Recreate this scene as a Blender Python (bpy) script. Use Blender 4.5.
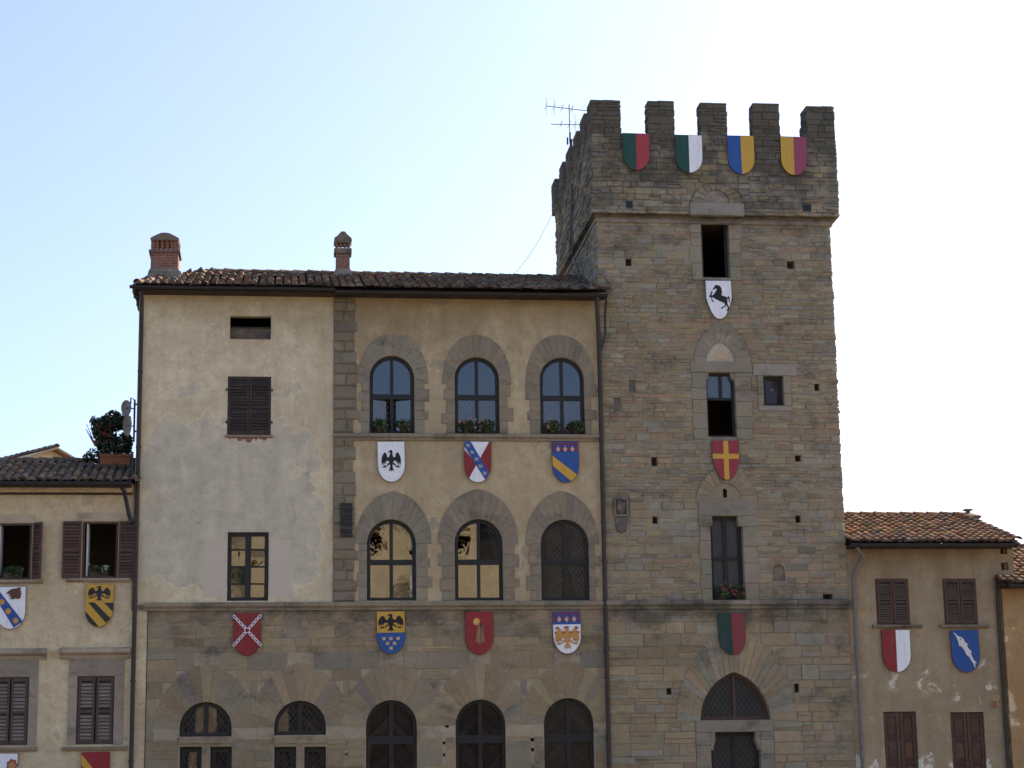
import bpy, math, random
from mathutils import Vector, Matrix
from mathutils.geometry import delaunay_2d_cdt
R = random.Random(11)
rad = math.radians
for o in list(bpy.data.objects): bpy.data.objects.remove(o)
SC = bpy.context.scene
COL = SC.collection

# ------------------------------------------------------------------ camera
F_PX, PITCH, YAW, ROLL = 2004.2, 0.20553, 0.11728, 0.01549
EYE = Vector((0, 0, 1.7))
cF = Vector((math.sin(YAW)*math.cos(PITCH), math.cos(YAW)*math.cos(PITCH), math.sin(PITCH)))
r0 = Vector((math.cos(YAW), -math.sin(YAW), 0)); u0 = r0.cross(cF)
cR = r0*math.cos(ROLL) - u0*math.sin(ROLL)
cU = u0*math.cos(ROLL) + r0*math.sin(ROLL)
cam = bpy.data.cameras.new('camera'); co = bpy.data.objects.new('camera', cam); COL.objects.link(co)
mw = Matrix((cR, cU, -cF)).transposed().to_4x4(); mw.translation = EYE
co.matrix_world = mw
cam.sensor_width = 36; cam.lens = 36*F_PX/1024; cam.clip_start = .1; cam.clip_end = 3000
SC.camera = co
# ------------------------------------------------------------------ sky, sun, exposure
SUN_EL, SUN_AZ = rad(36), rad(65)          # azimuth from +Y (behind the facades) towards +X
w = bpy.data.worlds.new('World'); SC.world = w; w.use_nodes = True
nt = w.node_tree; nt.nodes.clear()
sky = nt.nodes.new('ShaderNodeTexSky'); sky.sky_type = 'NISHITA'; sky.sun_disc = False
sky.sun_elevation = SUN_EL; sky.sun_rotation = SUN_AZ
sky.air_density = 0.6; sky.dust_density = 3.3; sky.ozone_density = 1.0; sky.altitude = 250
bg = nt.nodes.new('ShaderNodeBackground'); bg.inputs['Strength'].default_value = 0.10
wo = nt.nodes.new('ShaderNodeOutputWorld')
nt.links.new(sky.outputs[0], bg.inputs[0]); nt.links.new(bg.outputs[0], wo.inputs[0])
sl = bpy.data.lights.new('sun', 'SUN'); sl.energy = 2.2; sl.angle = rad(.5); sl.color = (1, .88, .72)
so = bpy.data.objects.new('sun', sl); COL.objects.link(so)
sdir = Vector((math.sin(SUN_AZ)*math.cos(SUN_EL), math.cos(SUN_AZ)*math.cos(SUN_EL), math.sin(SUN_EL)))
so.rotation_euler = sdir.to_track_quat('Z', 'Y').to_euler(); so.location = (40, 80, 60)
SC.view_settings.view_transform = 'Standard'; SC.view_settings.look = 'None'
SC.view_settings.exposure = 1.88; SC.view_settings.gamma = 1; SC.view_settings.use_curve_mapping = False

# ------------------------------------------------------------------ survey helpers: from the photograph to the real facade planes
YF = 50.0
def ray(px, py): return cF + cR*((px-512)/F_PX) - cU*((py-384)/F_PX)
def W(px, py, Y=YF):
    d = ray(px, py); t = Y/d.y; return (d.x*t, EYE.z+d.z*t)
def WX(px, py, X):
    d = ray(px, py); t = X/d.x; return (d.y*t, EYE.z+d.z*t)
def RW(x0, y0, x1, y1, Y=YF):
    xm, ym = (x0+x1)/2, (y0+y1)/2
    return W(x0, ym, Y)[0], W(x1, ym, Y)[0], W(xm, y1, Y)[1], W(xm, y0, Y)[1]     # X0, X1, Zbottom, Ztop

# ------------------------------------------------------------------ mesh collector
ORG = {}
class MB:
    def __init__(s): s.v = []; s.f = []; s.m = []; s.c = []; s.s = []; s.mats = []
    def mi(s, m):
        if m not in s.mats: s.mats.append(m)
        return s.mats.index(m)
    def poly(s, pts, m, c=(1, 1, 1), sm=False):
        n = len(s.v); s.v += [tuple(p) for p in pts]; s.f.append(tuple(range(n, n+len(pts))))
        s.m.append(s.mi(m)); s.c.append(c); s.s.append(sm)
    def grid(s, rows, m, c=(1, 1, 1), sm=True, close=False):
        n = len(s.v); k = len(rows[0])
        for r in rows: s.v += [tuple(p) for p in r]
        for i in range(len(rows)-1):
            for j in range(k if close else k-1):
                a = n+i*k+j; b = n+i*k+(j+1) % k
                s.f.append((a, b, b+k, a+k)); s.m.append(s.mi(m)); s.c.append(c); s.s.append(sm)
    def box(s, x0, x1, y0, y1, z0, z1, m, c=(1, 1, 1)):
        p = [(x, y, z) for z in (z0, z1) for y in (y0, y1) for x in (x0, x1)]
        n = len(s.v); s.v += p; k = s.mi(m)
        for f in ((0, 2, 3, 1), (4, 5, 7, 6), (0, 1, 5, 4), (2, 6, 7, 3), (0, 4, 6, 2), (1, 3, 7, 5)):
            s.f.append(tuple(n+i for i in f)); s.m.append(k); s.c.append(c); s.s.append(False)
    def prism(s, pts, y0, y1, m, c=(1, 1, 1), ch=0):
        """XZ outline extruded from y0 (front) to y1 (back); ch chamfers the front edge"""
        A = sum(pts[i][0]*pts[(i+1) % len(pts)][1]-pts[(i+1) % len(pts)][0]*pts[i][1] for i in range(len(pts)))
        if A < 0: pts = pts[::-1]
        k = len(pts)
        if ch:
            q = inset(pts, ch)
            s.poly([(x, y0, z) for x, z in q], m, c)
            s.grid([[(x, y0, z) for x, z in q], [(x, y0+ch, z) for x, z in pts], [(x, y1, z) for x, z in pts]], m, c, False, True)
        else:
            s.poly([(x, y0, z) for x, z in pts], m, c)
            s.grid([[(x, y0, z) for x, z in pts], [(x, y1, z) for x, z in pts]], m, c, False, True)
        s.poly([(x, y1, z) for x, z in pts[::-1]], m, c)
    def ring(s, outer, inner, y0, y1, m, c=(1, 1, 1), closed=True):
        """flat frame between two matched XZ outlines with thickness"""
        k = len(outer)
        s.grid([[(x, y1, z) for x, z in outer], [(x, y0, z) for x, z in outer], [(x, y0, z) for x, z in inner],
                [(x, y1, z) for x, z in inner]], m, c, False, closed)
    def tube(s, path, r, m, c=(1, 1, 1), n=8, caps=True):
        path = [Vector(p) for p in path]; rows = []
        for i, p in enumerate(path):
            d = (path[min(i+1, len(path)-1)]-path[max(i-1, 0)]).normalized()
            a = Vector((0, 0, 1)) if abs(d.z) < .9 else Vector((0, 1, 0))
            e = d.cross(a).normalized(); g = d.cross(e)
            rr = r[i] if isinstance(r, (list, tuple)) else r
            rows.append([p+e*math.cos(2*math.pi*j/n)*rr+g*math.sin(2*math.pi*j/n)*rr for j in range(n)])
        s.grid(rows, m, c, True, True)
        if caps: s.poly(rows[0][::-1], m, c); s.poly(rows[-1], m, c)
    def profile_x(s, prof, x0, x1, m, c=(1, 1, 1)):
        """closed (y,z) profile run along X"""
        s.grid([[(x0, y, z) for y, z in prof], [(x1, y, z) for y, z in prof]], m, c, False, True)
        s.poly([(x0, y, z) for y, z in prof], m, c); s.poly([(x1, y, z) for y, z in prof[::-1]], m, c)
    def bar(s, a, b, wd, y0, y1, m, c=(1, 1, 1)):
        """flat bar in the XZ plane from a to b"""
        d = Vector((b[0]-a[0], b[1]-a[1])); d.normalize(); q = Vector((-d.y, d.x))*wd/2
        s.prism([(a[0]+q.x, a[1]+q.y), (a[0]-q.x, a[1]-q.y), (b[0]-q.x, b[1]-q.y), (b[0]+q.x, b[1]+q.y)], y0, y1, m, c)
    def xform(s, M):
        s.v = [tuple(M @ Vector(p)) for p in s.v]; return s
    def build(s, name, parent=None, org=None):
        if org is None: org = ORG.get(parent.name, Vector()) if parent else Vector()
        me = bpy.data.meshes.new(name)
        me.from_pydata([(x-org[0], y-org[1], z-org[2]) for x, y, z in s.v], [], s.f)
        for m in s.mats: me.materials.append(m)
        me.polygons.foreach_set('material_index', s.m)
        me.polygons.foreach_set('use_smooth', s.s)
        ca = me.color_attributes.new('Col', 'FLOAT_COLOR', 'CORNER')
        buf = []
        for f, c in zip(s.f, s.c): buf += [c[0], c[1], c[2], 1.0]*len(f)
        ca.data.foreach_set('color', buf)
        me.update()
        o = bpy.data.objects.new(name, me); COL.objects.link(o)
        if parent: o.parent = parent; ORG[o.name] = org
        else: o.location = org; ORG[o.name] = org
        return o
def thing(name, loc, label, cat, group=None):
    o = bpy.data.objects.new(name, None); COL.objects.link(o); o.location = loc; o.empty_display_size = .3
    ORG[o.name] = Vector(loc); return tag(o, label, cat, group)
def tag(o, label, cat, group=None, kind=None):
    o['label'] = label; o['category'] = cat
    if group: o['group'] = group
    if kind: o['kind'] = kind
    return o
# ------------------------------------------------------------------ 2D helpers
def inset(pts, d):
    out = []; n = len(pts)
    for i in range(n):
        p0 = Vector(pts[i-1]); p = Vector(pts[i]); p1 = Vector(pts[(i+1) % n])
        a = (p-p0); b = (p1-p)
        a = a.normalized() if a.length > 1e-9 else b.normalized(); b = b.normalized() if b.length > 1e-9 else a
        na = Vector((-a.y, a.x)); nb = Vector((-b.y, b.x)); m = na+nb
        if m.length < 1e-6: m = na
        m.normalize(); k = d/max(.35, m.dot(na)); q = p+m*k; out.append((q.x, q.y))
    return out
def clip(poly, conv):
    """Sutherland-Hodgman, conv counter-clockwise convex"""
    out = list(poly); n = len(conv)
    for i in range(n):
        a, b = conv[i], conv[(i+1) % n]; inp = out; out = []
        if not inp: break
        f = lambda p: (b[0]-a[0])*(p[1]-a[1])-(b[1]-a[1])*(p[0]-a[0])
        for j in range(len(inp)):
            p, q = inp[j-1], inp[j]; fp, fq = f(p), f(q)
            if (fp >= 0) != (fq >= 0):
                t = fp/(fp-fq); out.append((p[0]+(q[0]-p[0])*t, p[1]+(q[1]-p[1])*t))
            if fq >= 0: out.append(q)
    return out
def arch_round(x0, x1, zb, zt, n=14, bottom=True):
    """counter-clockwise outline of a round-headed opening"""
    r = (x1-x0)/2; cx = (x0+x1)/2; zs = zt-r
    pts = [(x0, zb), (x1, zb)]
    pts += [(cx+r*math.cos(math.pi*i/n), zs+r*math.sin(math.pi*i/n)) for i in range(n+1)]
    return pts
def curve_pointed(x0, x1, zs, zt, n=8):
    """left spring -> apex -> right spring"""
    a = (x1-x0)/2; h = zt-zs; cx = (x0+x1)/2
    if h <= a*1.001: return [(cx-a*math.cos(math.pi*i/(2*n)), zs+h*math.sin(math.pi*i/(2*n))) for i in range(2*n+1)]
    r = (a*a+h*h)/(2*a); th = math.asin(min(1, h/r))
    L = [(cx-a+r-r*math.cos(th*i/n), zs+r*math.sin(th*i/n)) for i in range(n+1)]
    return L+[(2*cx-x, z) for x, z in L[-2::-1]]
def arch_pointed(x0, x1, zb, zs, zt, n=8):
    c = curve_pointed(x0, x1, zs, zt, n)[::-1]
    return [(x0, zb), (x1, zb)]+(c[1:-1] if abs(zs-zb) < 1e-6 else c)
def rect(x0, x1, z0, z1): return [(x0, z0), (x1, z0), (x1, z1), (x0, z1)]
def inpoly(p, poly):
    r = False; n = len(poly)
    for i in range(n):
        a, b = poly[i-1], poly[i]
        if (a[1] > p[1]) != (b[1] > p[1]) and p[0] < (b[0]-a[0])*(p[1]-a[1])/(b[1]-a[1])+a[0]: r = not r
    return r
def wall_sheet(mb, outline, holes, P, depth, m, c=(1, 1, 1), mr=None):
    """a wall face with real openings and their reveals; P(u,z,d): d>0 outwards"""
    vs = []; es = []
    for lp in [outline]+holes:
        n = len(vs); vs += [Vector(p) for p in lp]; es += [(n+i, n+(i+1) % len(lp)) for i in range(len(lp))]
    rv, re_, rf = delaunay_2d_cdt(vs, es, [], 0, 1e-5)[:3]
    for f in rf:
        q = [rv[i] for i in f]; cx = sum(p.x for p in q)/len(q); cz = sum(p.y for p in q)/len(q)
        if inpoly((cx, cz), outline) and not any(inpoly((cx, cz), h) for h in holes):
            mb.poly([P(p.x, p.y, 0) for p in q], m, c)
    for h in holes:
        mb.grid([[P(x, z, 0) for x, z in h], [P(x, z, -depth) for x, z in h]], mr or m, c, False, True)
def span(poly, z):
    xs = []
    for i in range(len(poly)):
        a, b = poly[i-1], poly[i]
        if (a[1] > z) != (b[1] > z): xs.append(a[0]+(b[0]-a[0])*(z-a[1])/(b[1]-a[1]))
    return (min(xs), max(xs)) if len(xs) >= 2 else None
def masonry(mb, P, ufn, z0, z1, hfn, wfn, pal, m, blocks=(), gap=.014, out=(.012, .035), rough=.012, over=.0, seed=1, cham=.012):
    """individually laid stones in courses: P(u,z,d) maps to 3D, ufn(z)->(u0,u1), hfn(z)->course height, wfn(z)->stone length, pal(u,z,rnd)->colour"""
    q = random.Random(seed); z = z0
    while z < z1-.02:
        h = hfn(z)*(q.uniform(.5, 1.0) if q.random() < .45 else q.uniform(.95, 1.65))
        if z+h > z1-.04: h = z1-z
        zm = z+h/2; ua, ub = ufn(zm)
        bl = []
        for b in blocks:
            for t in (.2, .5, .8):
                s_ = span(b, z+h*t)
                if s_: bl.append(s_)
        free = [(ua, ub)]
        for a, b in bl:
            nf = []
            for x, y in free:
                if b <= x or a >= y: nf.append((x, y)); continue
                if a > x: nf.append((x, a))
                if b < y: nf.append((b, y))
            free = nf
        for x, y in free:
            u = x
            while u < y-.03:
                l = wfn(z)*q.uniform(.5, 1.6)*(.6+.4*h/hfn(z))
                if u+l > y-wfn(z)*.45: l = y-u
                e0 = q.uniform(-.4, 1)*over if u == ua else 0; e1 = q.uniform(-.4, 1)*over if u+l >= ub-1e-6 else 0
                j = lambda: q.uniform(-rough, rough)
                a0, a1, b0, b1 = u+gap/2-e0, u+l-gap/2+e1, z+gap/2, z+h-gap/2
                if a1-a0 > .02 and b1-b0 > .015:
                    # the odd stone is two thin ones
                    sub = [(b0, b1)]
                    if q.random() < .22 and h > .11: t = b0+(b1-b0)*q.uniform(.35, .65); sub = [(b0, t-gap/2), (t+gap/2, b1)]
                    for s0, s1 in sub:
                        d = q.uniform(*out); c = pal((a0+a1)/2, zm, q)
                        base = [(a0+j()*.5, s0+j()), (a1+j()*.5, s0+j()), (a1+j()*.5, s1+j()), (a0+j()*.5, s1+j())]
                        ins = inset(base, min(cham, (s1-s0)*.25))
                        dd = [d+q.uniform(-.006, .006) for _ in range(4)]
                        mb.grid([[P(px, pz, t_) for (px, pz), t_ in zip(ins, dd)], [P(px, pz, d*.45) for px, pz in base], [P(px, pz, -.01) for px, pz in base]], m, c, False, True)
                        mb.poly([P(px, pz, t_) for (px, pz), t_ in zip(ins, dd)], m, c)
                u += l
        z += h
def voussoirs(mb, inner, outer, y0, y1, m, pal, q, per=2, gap=.008):
    """wedge stones between two matched curves"""
    n = len(inner)-1; i = 0
    while i < n:
        k = min(n, i+per)
        pts = inner[i:k+1]+outer[i:k+1][::-1]
        pts = inset(pts if sum(pts[a][0]*pts[(a+1) % len(pts)][1]-pts[(a+1) % len(pts)][0]*pts[a][1] for a in range(len(pts))) > 0 else pts[::-1], gap/2)
        mb.prism(pts, y0+q.uniform(-.004, .004), y1, m, pal(0, 0, q)); i = k
def resample(c, n):
    L = [0]
    for a, b in zip(c, c[1:]): L.append(L[-1]+math.dist(a, b))
    out = []
    for i in range(n+1):
        t = L[-1]*i/n; k = max(j for j in range(len(L)) if L[j] <= t+1e-9); k = min(k, len(c)-2)
        s_ = (t-L[k])/max(1e-9, L[k+1]-L[k]); out.append((c[k][0]+(c[k+1][0]-c[k][0])*s_, c[k][1]+(c[k+1][1]-c[k][1])*s_))
    return out

# ------------------------------------------------------------------ materials
def N(nt, t, **k):
    n = nt.nodes.new('ShaderNode'+t)
    for a, b in k.items():
        if a in n.inputs.keys(): n.inputs[a].default_value = b
        else: setattr(n, a, b)
    return n
def base_mat(name, rough=.85, spec=.25):
    m = bpy.data.materials.new(name); m.use_nodes = True; nt = m.node_tree
    b = nt.nodes['Principled BSDF']; b.inputs['Roughness'].default_value = rough; b.inputs['Specular IOR Level'].default_value = spec
    return m, nt, b
def pos(nt, sc=(1, 1, 1)):
    g = N(nt, 'NewGeometry'); mp = N(nt, 'Mapping'); mp.inputs['Scale'].default_value = sc
    nt.links.new(g.outputs['Position'], mp.inputs['Vector']); return mp.outputs[0]
def noise(nt, sc, det=4, ro=.6, scale=(1, 1, 1), dist=0):
    n = N(nt, 'TexNoise', Scale=sc, Detail=det, Roughness=ro, Distortion=dist); nt.links.new(pos(nt, scale), n.inputs['Vector']); return n.outputs['Fac']
def mathn(nt, op, a, b=None, c=None, cl=False):
    n = N(nt, 'Math', operation=op, use_clamp=cl)
    for i, x in enumerate((a, b, c)):
        if x is None: continue
        if isinstance(x, (int, float)): n.inputs[i].default_value = x
        else: nt.links.new(x, n.inputs[i])
    return n.outputs[0]
def ramp(nt, fac, stops):
    n = N(nt, 'ValToRGB'); e = n.color_ramp.elements
    while len(e) > 1: e.remove(e[-1])
    for i, (p, c) in enumerate(stops):
        if not isinstance(c, (tuple, list)): c = (c, c, c)
        k = e[0] if i == 0 else e.new(p)
        k.position = p; k.color = (*c[:3], 1)
    nt.links.new(fac, n.inputs[0]); return n.outputs[0]
def mixc(nt, fac, a, b, mode='MIX'):
    n = N(nt, 'Mix', data_type='RGBA', blend_type=mode)
    for i, x in ((0, fac), (6, a), (7, b)):
        if isinstance(x, (int, float)): n.inputs[i].default_value = x
        elif isinstance(x, (tuple, list)): n.inputs[i].default_value = (*x, 1)
        else: nt.links.new(x, n.inputs[i])
    return n.outputs[2]
def axis(nt, ax, stops, span_=24.0, off=0):
    """piecewise value along a world axis"""
    g = N(nt, 'NewGeometry'); s_ = N(nt, 'SeparateXYZ'); nt.links.new(g.outputs['Position'], s_.inputs[0])
    v = mathn(nt, 'DIVIDE', mathn(nt, 'ADD', s_.outputs[ax], -off), span_)
    return ramp(nt, v, [((p-off)/span_, c) for p, c in stops])
def bump(nt, b, h, st=.4, d=.02, prev=None):
    n = N(nt, 'Bump', Strength=st, Distance=d); nt.links.new(h, n.inputs['Height'])
    if prev: nt.links.new(prev, n.inputs['Normal'])
    nt.links.new(n.outputs[0], b.inputs['Normal']); return n.outputs[0]
def stone_mat(name, stain=None, stain_col=(.045, .047, .045), var=.55, tint=None):
    m, nt, b = base_mat(name, .92, .15)
    a = N(nt, 'Attribute', attribute_name='Col')
    n1 = noise(nt, 5.5, 6, .65); n2 = noise(nt, 30, 4, .7); n3 = noise(nt, .7, 4, .6)
    v = mathn(nt, 'MULTIPLY_ADD', n1, var*1.1, 1-var*.55)
    v = mathn(nt, 'MULTIPLY', v, mathn(nt, 'MULTIPLY_ADD', n2, .7, .65))
    v = mathn(nt, 'MULTIPLY', v, mathn(nt, 'MULTIPLY_ADD', n3, .68, .80))
    c = mixc(nt, 1.0, a.outputs['Color'], v, 'MULTIPLY')
    # brown iron blooms and pale lime bloom with outlines of their own
    c = mixc(nt, mathn(nt, 'MULTIPLY', ramp(nt, noise(nt, 2.3, 6, .7), [(.54, 0), (.68, 1)]), .4), c, (.30, .225, .13))
    c = mixc(nt, mathn(nt, 'MULTIPLY', ramp(nt, noise(nt, 1.7, 7, .72, (1, 1, 1.4)), [(.56, 0), (.7, 1)]), .45), c, (.33, .32, .29))
    if stain:
        f = mathn(nt, 'ADD', noise(nt, .9, 8, .72, (1, 1, 1.5)), mathn(nt, 'ADD', axis(nt, 2, stain), -.5))
        c = mixc(nt, mathn(nt, 'MULTIPLY', ramp(nt, f, [(.44, 0), (.62, 1)]), .72), c, stain_col)
    c = mixc(nt, 1.0, c, (1.01, .975, .925), 'MULTIPLY')
    nt.links.new(c, b.inputs['Base Color'])
    k = bump(nt, b, noise(nt, 14, 8, .75), .7, .03); bump(nt, b, noise(nt, 60, 4, .7), .4, .008, k)
    return m
def plaster_mat(name, A, B, zstops, xstops=None, third=None, streak=.35, psc=.9, xoff=-12, xspan=40, soot=None):
    m, nt, b = base_mat(name, .93, .12)
    big = noise(nt, .55, 6, .62); mid = noise(nt, 3.2, 7, .7); fine = noise(nt, 26, 5, .75)
    st = noise(nt, 1.0, 6, .65, (2.6, 2.6, .22))
    c = mixc(nt, ramp(nt, big, [(.32, 0), (.68, 1)]), tuple(x*.80 for x in A), tuple(min(1, x*1.14) for x in A))
    c = mixc(nt, ramp(nt, mid, [(.42, 0), (.68, .9)]), c, tuple(x*y for x, y in zip(A, (.80, .72, .62))))
    pf = mathn(nt, 'ADD', noise(nt, psc, 12, .66, (1, 1, 1.1), .3), mathn(nt, 'ADD', axis(nt, 2, zstops), -.5))
    if xstops: pf = mathn(nt, 'ADD', pf, mathn(nt, 'ADD', axis(nt, 0, xstops, xspan, xoff), -.5))
    patch = ramp(nt, pf, [(.493, 0), (.515, 1)])
    rim = ramp(nt, pf, [(.462, 0), (.49, .8), (.5, 0)])
    Bc = mixc(nt, ramp(nt, noise(nt, 2.2, 6, .7), [(.35, 0), (.7, 1)]), tuple(x*.80 for x in B), tuple(min(1, x*1.15) for x in B))
    c = mixc(nt, mathn(nt, 'MULTIPLY', rim, .5), c, tuple(min(1, x*1.3) for x in A))
    c = mixc(nt, patch, c, Bc)
    if third:
        C3, lo, zs3 = third
        t3 = mathn(nt, 'ADD', noise(nt, 2.0, 9, .68, (1, 1, 1.5), .3), mathn(nt, 'ADD', axis(nt, 2, zs3), -.5))
        c = mixc(nt, ramp(nt, t3, [(lo, 0), (lo+.02, 1)]), c, C3)
    c = mixc(nt, mathn(nt, 'MULTIPLY', ramp(nt, st, [(.46, 0), (.72, 1)]), streak), c, tuple(x*y for x, y in zip(A, (.52, .48, .42))))
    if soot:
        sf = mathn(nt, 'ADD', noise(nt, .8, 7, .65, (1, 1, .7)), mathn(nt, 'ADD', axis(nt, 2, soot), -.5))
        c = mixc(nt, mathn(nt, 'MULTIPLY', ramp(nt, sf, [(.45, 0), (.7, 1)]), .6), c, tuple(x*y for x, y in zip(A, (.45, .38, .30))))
    v = mathn(nt, 'MULTIPLY_ADD', fine, .6, .95); c = mixc(nt, 1.0, c, v, 'MULTIPLY'); c = mixc(nt, 1.0, c, (1.01, .99, .935), 'MULTIPLY')
    nt.links.new(c, b.inputs['Base Color'])
    vo = N(nt, 'TexVoronoi', feature='DISTANCE_TO_EDGE', Scale=.75); wp_ = N(nt, 'VectorMath', operation='ADD'); nt.links.new(pos(nt, (1, .2, .8)), wp_.inputs[0])
    nz_ = N(nt, 'TexNoise', Scale=2.5, Detail=6); nt.links.new(pos(nt), nz_.inputs['Vector']); sc_ = N(nt, 'VectorMath', operation='SCALE'); nt.links.new(nz_.outputs['Color'], sc_.inputs[0]); sc_.inputs['Scale'].default_value = .45
    nt.links.new(sc_.outputs[0], wp_.inputs[1]); nt.links.new(wp_.outputs[0], vo.inputs['Vector'])
    crack = mathn(nt, 'MULTIPLY', ramp(nt, vo.outputs['Distance'], [(.002, 1), (.007, 0)]), ramp(nt, noise(nt, .6, 3, .5), [(.54, 0), (.62, 1)]))
    c = mixc(nt, mathn(nt, 'MULTIPLY', crack, .3), c, tuple(x*.3 for x in A)); nt.links.new(c, b.inputs['Base Color'])
    k = bump(nt, b, patch, -.9, .04); k = bump(nt, b, crack, -.6, .02, k); k = bump(nt, b, mid, .45, .04, k); bump(nt, b, fine, .4, .008, k)
    return m
def paint_mat(name, col, rough=.55, var=.25, attr=False, spec=.3, metal=0, chip=None):
    m, nt, b = base_mat(name, rough, spec); b.inputs['Metallic'].default_value = metal
    v = mathn(nt, 'MULTIPLY_ADD', noise(nt, 9, 6, .7), var*2, 1-var)
    v = mathn(nt, 'MULTIPLY', v, mathn(nt, 'MULTIPLY_ADD', noise(nt, 60, 3, .7), var, 1-var*.5))
    if attr:
        a = N(nt, 'Attribute', attribute_name='Col'); c = mixc(nt, 1.0, a.outputs['Color'], v, 'MULTIPLY')
    else: c = mixc(nt, 1.0, col, v, 'MULTIPLY')
    if chip: c = mixc(nt, ramp(nt, noise(nt, 7, 8, .75), [(.62, 0), (.66, 1)]), c, chip)
    nt.links.new(c, b.inputs['Base Color']); bump(nt, b, noise(nt, 40, 4, .7), .25, .006)
    return m
def wood_mat(name, col, var=.4):
    m, nt, b = base_mat(name, .7, .25)
    g = noise(nt, 5, 6, .7, (8, 8, .7)); v = mathn(nt, 'MULTIPLY_ADD', g, var*2, 1-var)
    a = N(nt, 'Attribute', attribute_name='Col')
    c = mixc(nt, 1.0, col, v, 'MULTIPLY'); c = mixc(nt, 1.0, c, a.outputs['Color'], 'MULTIPLY')
    c = mixc(nt, mathn(nt, 'MULTIPLY', ramp(nt, noise(nt, 3, 6, .7), [(.5, 0), (.75, 1)]), .35), c, (.16, .14, .12))
    nt.links.new(c, b.inputs['Base Color']); bump(nt, b, g, .3, .006); return m
def brick_mat(name):
    m, nt, b = base_mat(name, .92, .15)
    br = N(nt, 'TexBrick', Scale=1.0); br.inputs['Brick Width'].default_value = .25; br.inputs['Row Height'].default_value = .07
    br.inputs['Mortar Size'].default_value = .008; br.inputs['Color1'].default_value = (.30, .11, .065, 1); br.inputs['Color2'].default_value = (.20, .085, .06, 1)
    br.inputs['Mortar'].default_value = (.26, .22, .18, 1); br.inputs['Bias'].default_value = .1
    g = N(nt, 'NewGeometry'); s_ = N(nt, 'SeparateXYZ'); cb = N(nt, 'CombineXYZ')
    nt.links.new(g.outputs['Position'], s_.inputs[0]); nt.links.new(mathn(nt, 'ADD', s_.outputs[0], s_.outputs[1]), cb.inputs[0]); nt.links.new(s_.outputs[2], cb.inputs[1])
    nt.links.new(cb.outputs[0], br.inputs['Vector'])
    c = mixc(nt, 1.0, br.outputs['Color'], mathn(nt, 'MULTIPLY_ADD', noise(nt, 6, 6, .7), .9, .5), 'MULTIPLY')
    c = mixc(nt, mathn(nt, 'MULTIPLY', ramp(nt, noise(nt, 2.5, 6, .7), [(.5, 0), (.62, 1)]), .5), c, (.17, .16, .14))
    nt.links.new(c, b.inputs['Base Color']); bump(nt, b, br.outputs['Fac'], -.6, .01); return m
def glass_mat(name, tint=(.35, .38, .40), refl=2.3, wob=.15, sc=1.6, rough=.015):
    m, nt, b = base_mat(name); nt.nodes.remove(b)
    out = [n for n in nt.nodes if n.type == 'OUTPUT_MATERIAL'][0]
    tr = N(nt, 'BsdfTransparent'); tr.inputs[0].default_value = (*tint, 1)
    gl = N(nt, 'BsdfGlossy', Roughness=rough); gl.inputs[0].default_value = (.95, .97, 1, 1)
    bp = N(nt, 'Bump', Strength=wob, Distance=.02); nt.links.new(noise(nt, sc, 3, .5, (1, 1, 1), .6), bp.inputs['Height']); nt.links.new(bp.outputs[0], gl.inputs['Normal'])
    fr = N(nt, 'Fresnel', IOR=1.55); mx = N(nt, 'MixShader')
    nt.links.new(mathn(nt, 'MULTIPLY', fr.outputs[0], refl, cl=True), mx.inputs[0]); nt.links.new(tr.outputs[0], mx.inputs[1]); nt.links.new(gl.outputs[0], mx.inputs[2])
    nt.links.new(mx.outputs[0], out.inputs[0]); return m

M = {}
M['tower'] = stone_mat('tower_stone', stain=[(0, .40), (5.8, .42), (6.35, .56), (6.6, .5), (7.0, .40), (14, .38), (16.2, .46), (16.9, .52), (18.2, .55), (18.9, .62), (19.4, .74), (20.5, .8)])
M['ashlar'] = stone_mat('palazzo_ashlar', stain=[(0, .40), (5.6, .40), (6.5, .55), (6.8, .42), (20, .42)], var=.4)
M['trim'] = stone_mat('trim_stone', stain=[(0, .42), (16, .42), (24, .5)], var=.35)
M['mortar'] = stone_mat('old_mortar', stain=[(0, .42), (16.2, .46), (16.9, .56), (18.3, .64), (20.5, .8)], var=.5)
M['plaster_grey'] = plaster_mat('worn_cream_plaster', (.48, .435, .325), (.415, .392, .318),
    [(6.4, .30), (6.75, .42), (7.3, .62), (8.6, .68), (10.2, .62), (11.2, .48), (12.2, .40), (13.5, .40), (15, .36)],
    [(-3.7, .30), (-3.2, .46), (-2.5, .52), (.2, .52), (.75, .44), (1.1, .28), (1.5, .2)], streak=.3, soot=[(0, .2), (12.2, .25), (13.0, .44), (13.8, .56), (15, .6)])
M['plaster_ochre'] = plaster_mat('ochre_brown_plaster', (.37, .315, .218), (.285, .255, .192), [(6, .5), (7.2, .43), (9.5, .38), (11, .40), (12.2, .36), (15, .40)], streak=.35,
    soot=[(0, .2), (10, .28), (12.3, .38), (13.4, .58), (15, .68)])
M['plaster_left'] = plaster_mat('yellow_cream_plaster', (.46, .40, .285), (.41, .36, .265), [(0, .42), (8, .42), (9.5, .45), (15, .45)], streak=.18)
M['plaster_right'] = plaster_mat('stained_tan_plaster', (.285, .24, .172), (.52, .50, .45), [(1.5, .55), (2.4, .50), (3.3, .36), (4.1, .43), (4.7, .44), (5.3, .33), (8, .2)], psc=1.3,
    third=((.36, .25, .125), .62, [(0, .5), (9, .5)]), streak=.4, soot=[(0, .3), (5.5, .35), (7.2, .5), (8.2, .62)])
M['plaster_orange'] = plaster_mat('orange_plaster', (.31, .215, .118), (.52, .40, .26), [(0, .42), (9, .38)], [(18.4, .62), (18.7, .5), (25, .45)], streak=.4)
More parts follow.
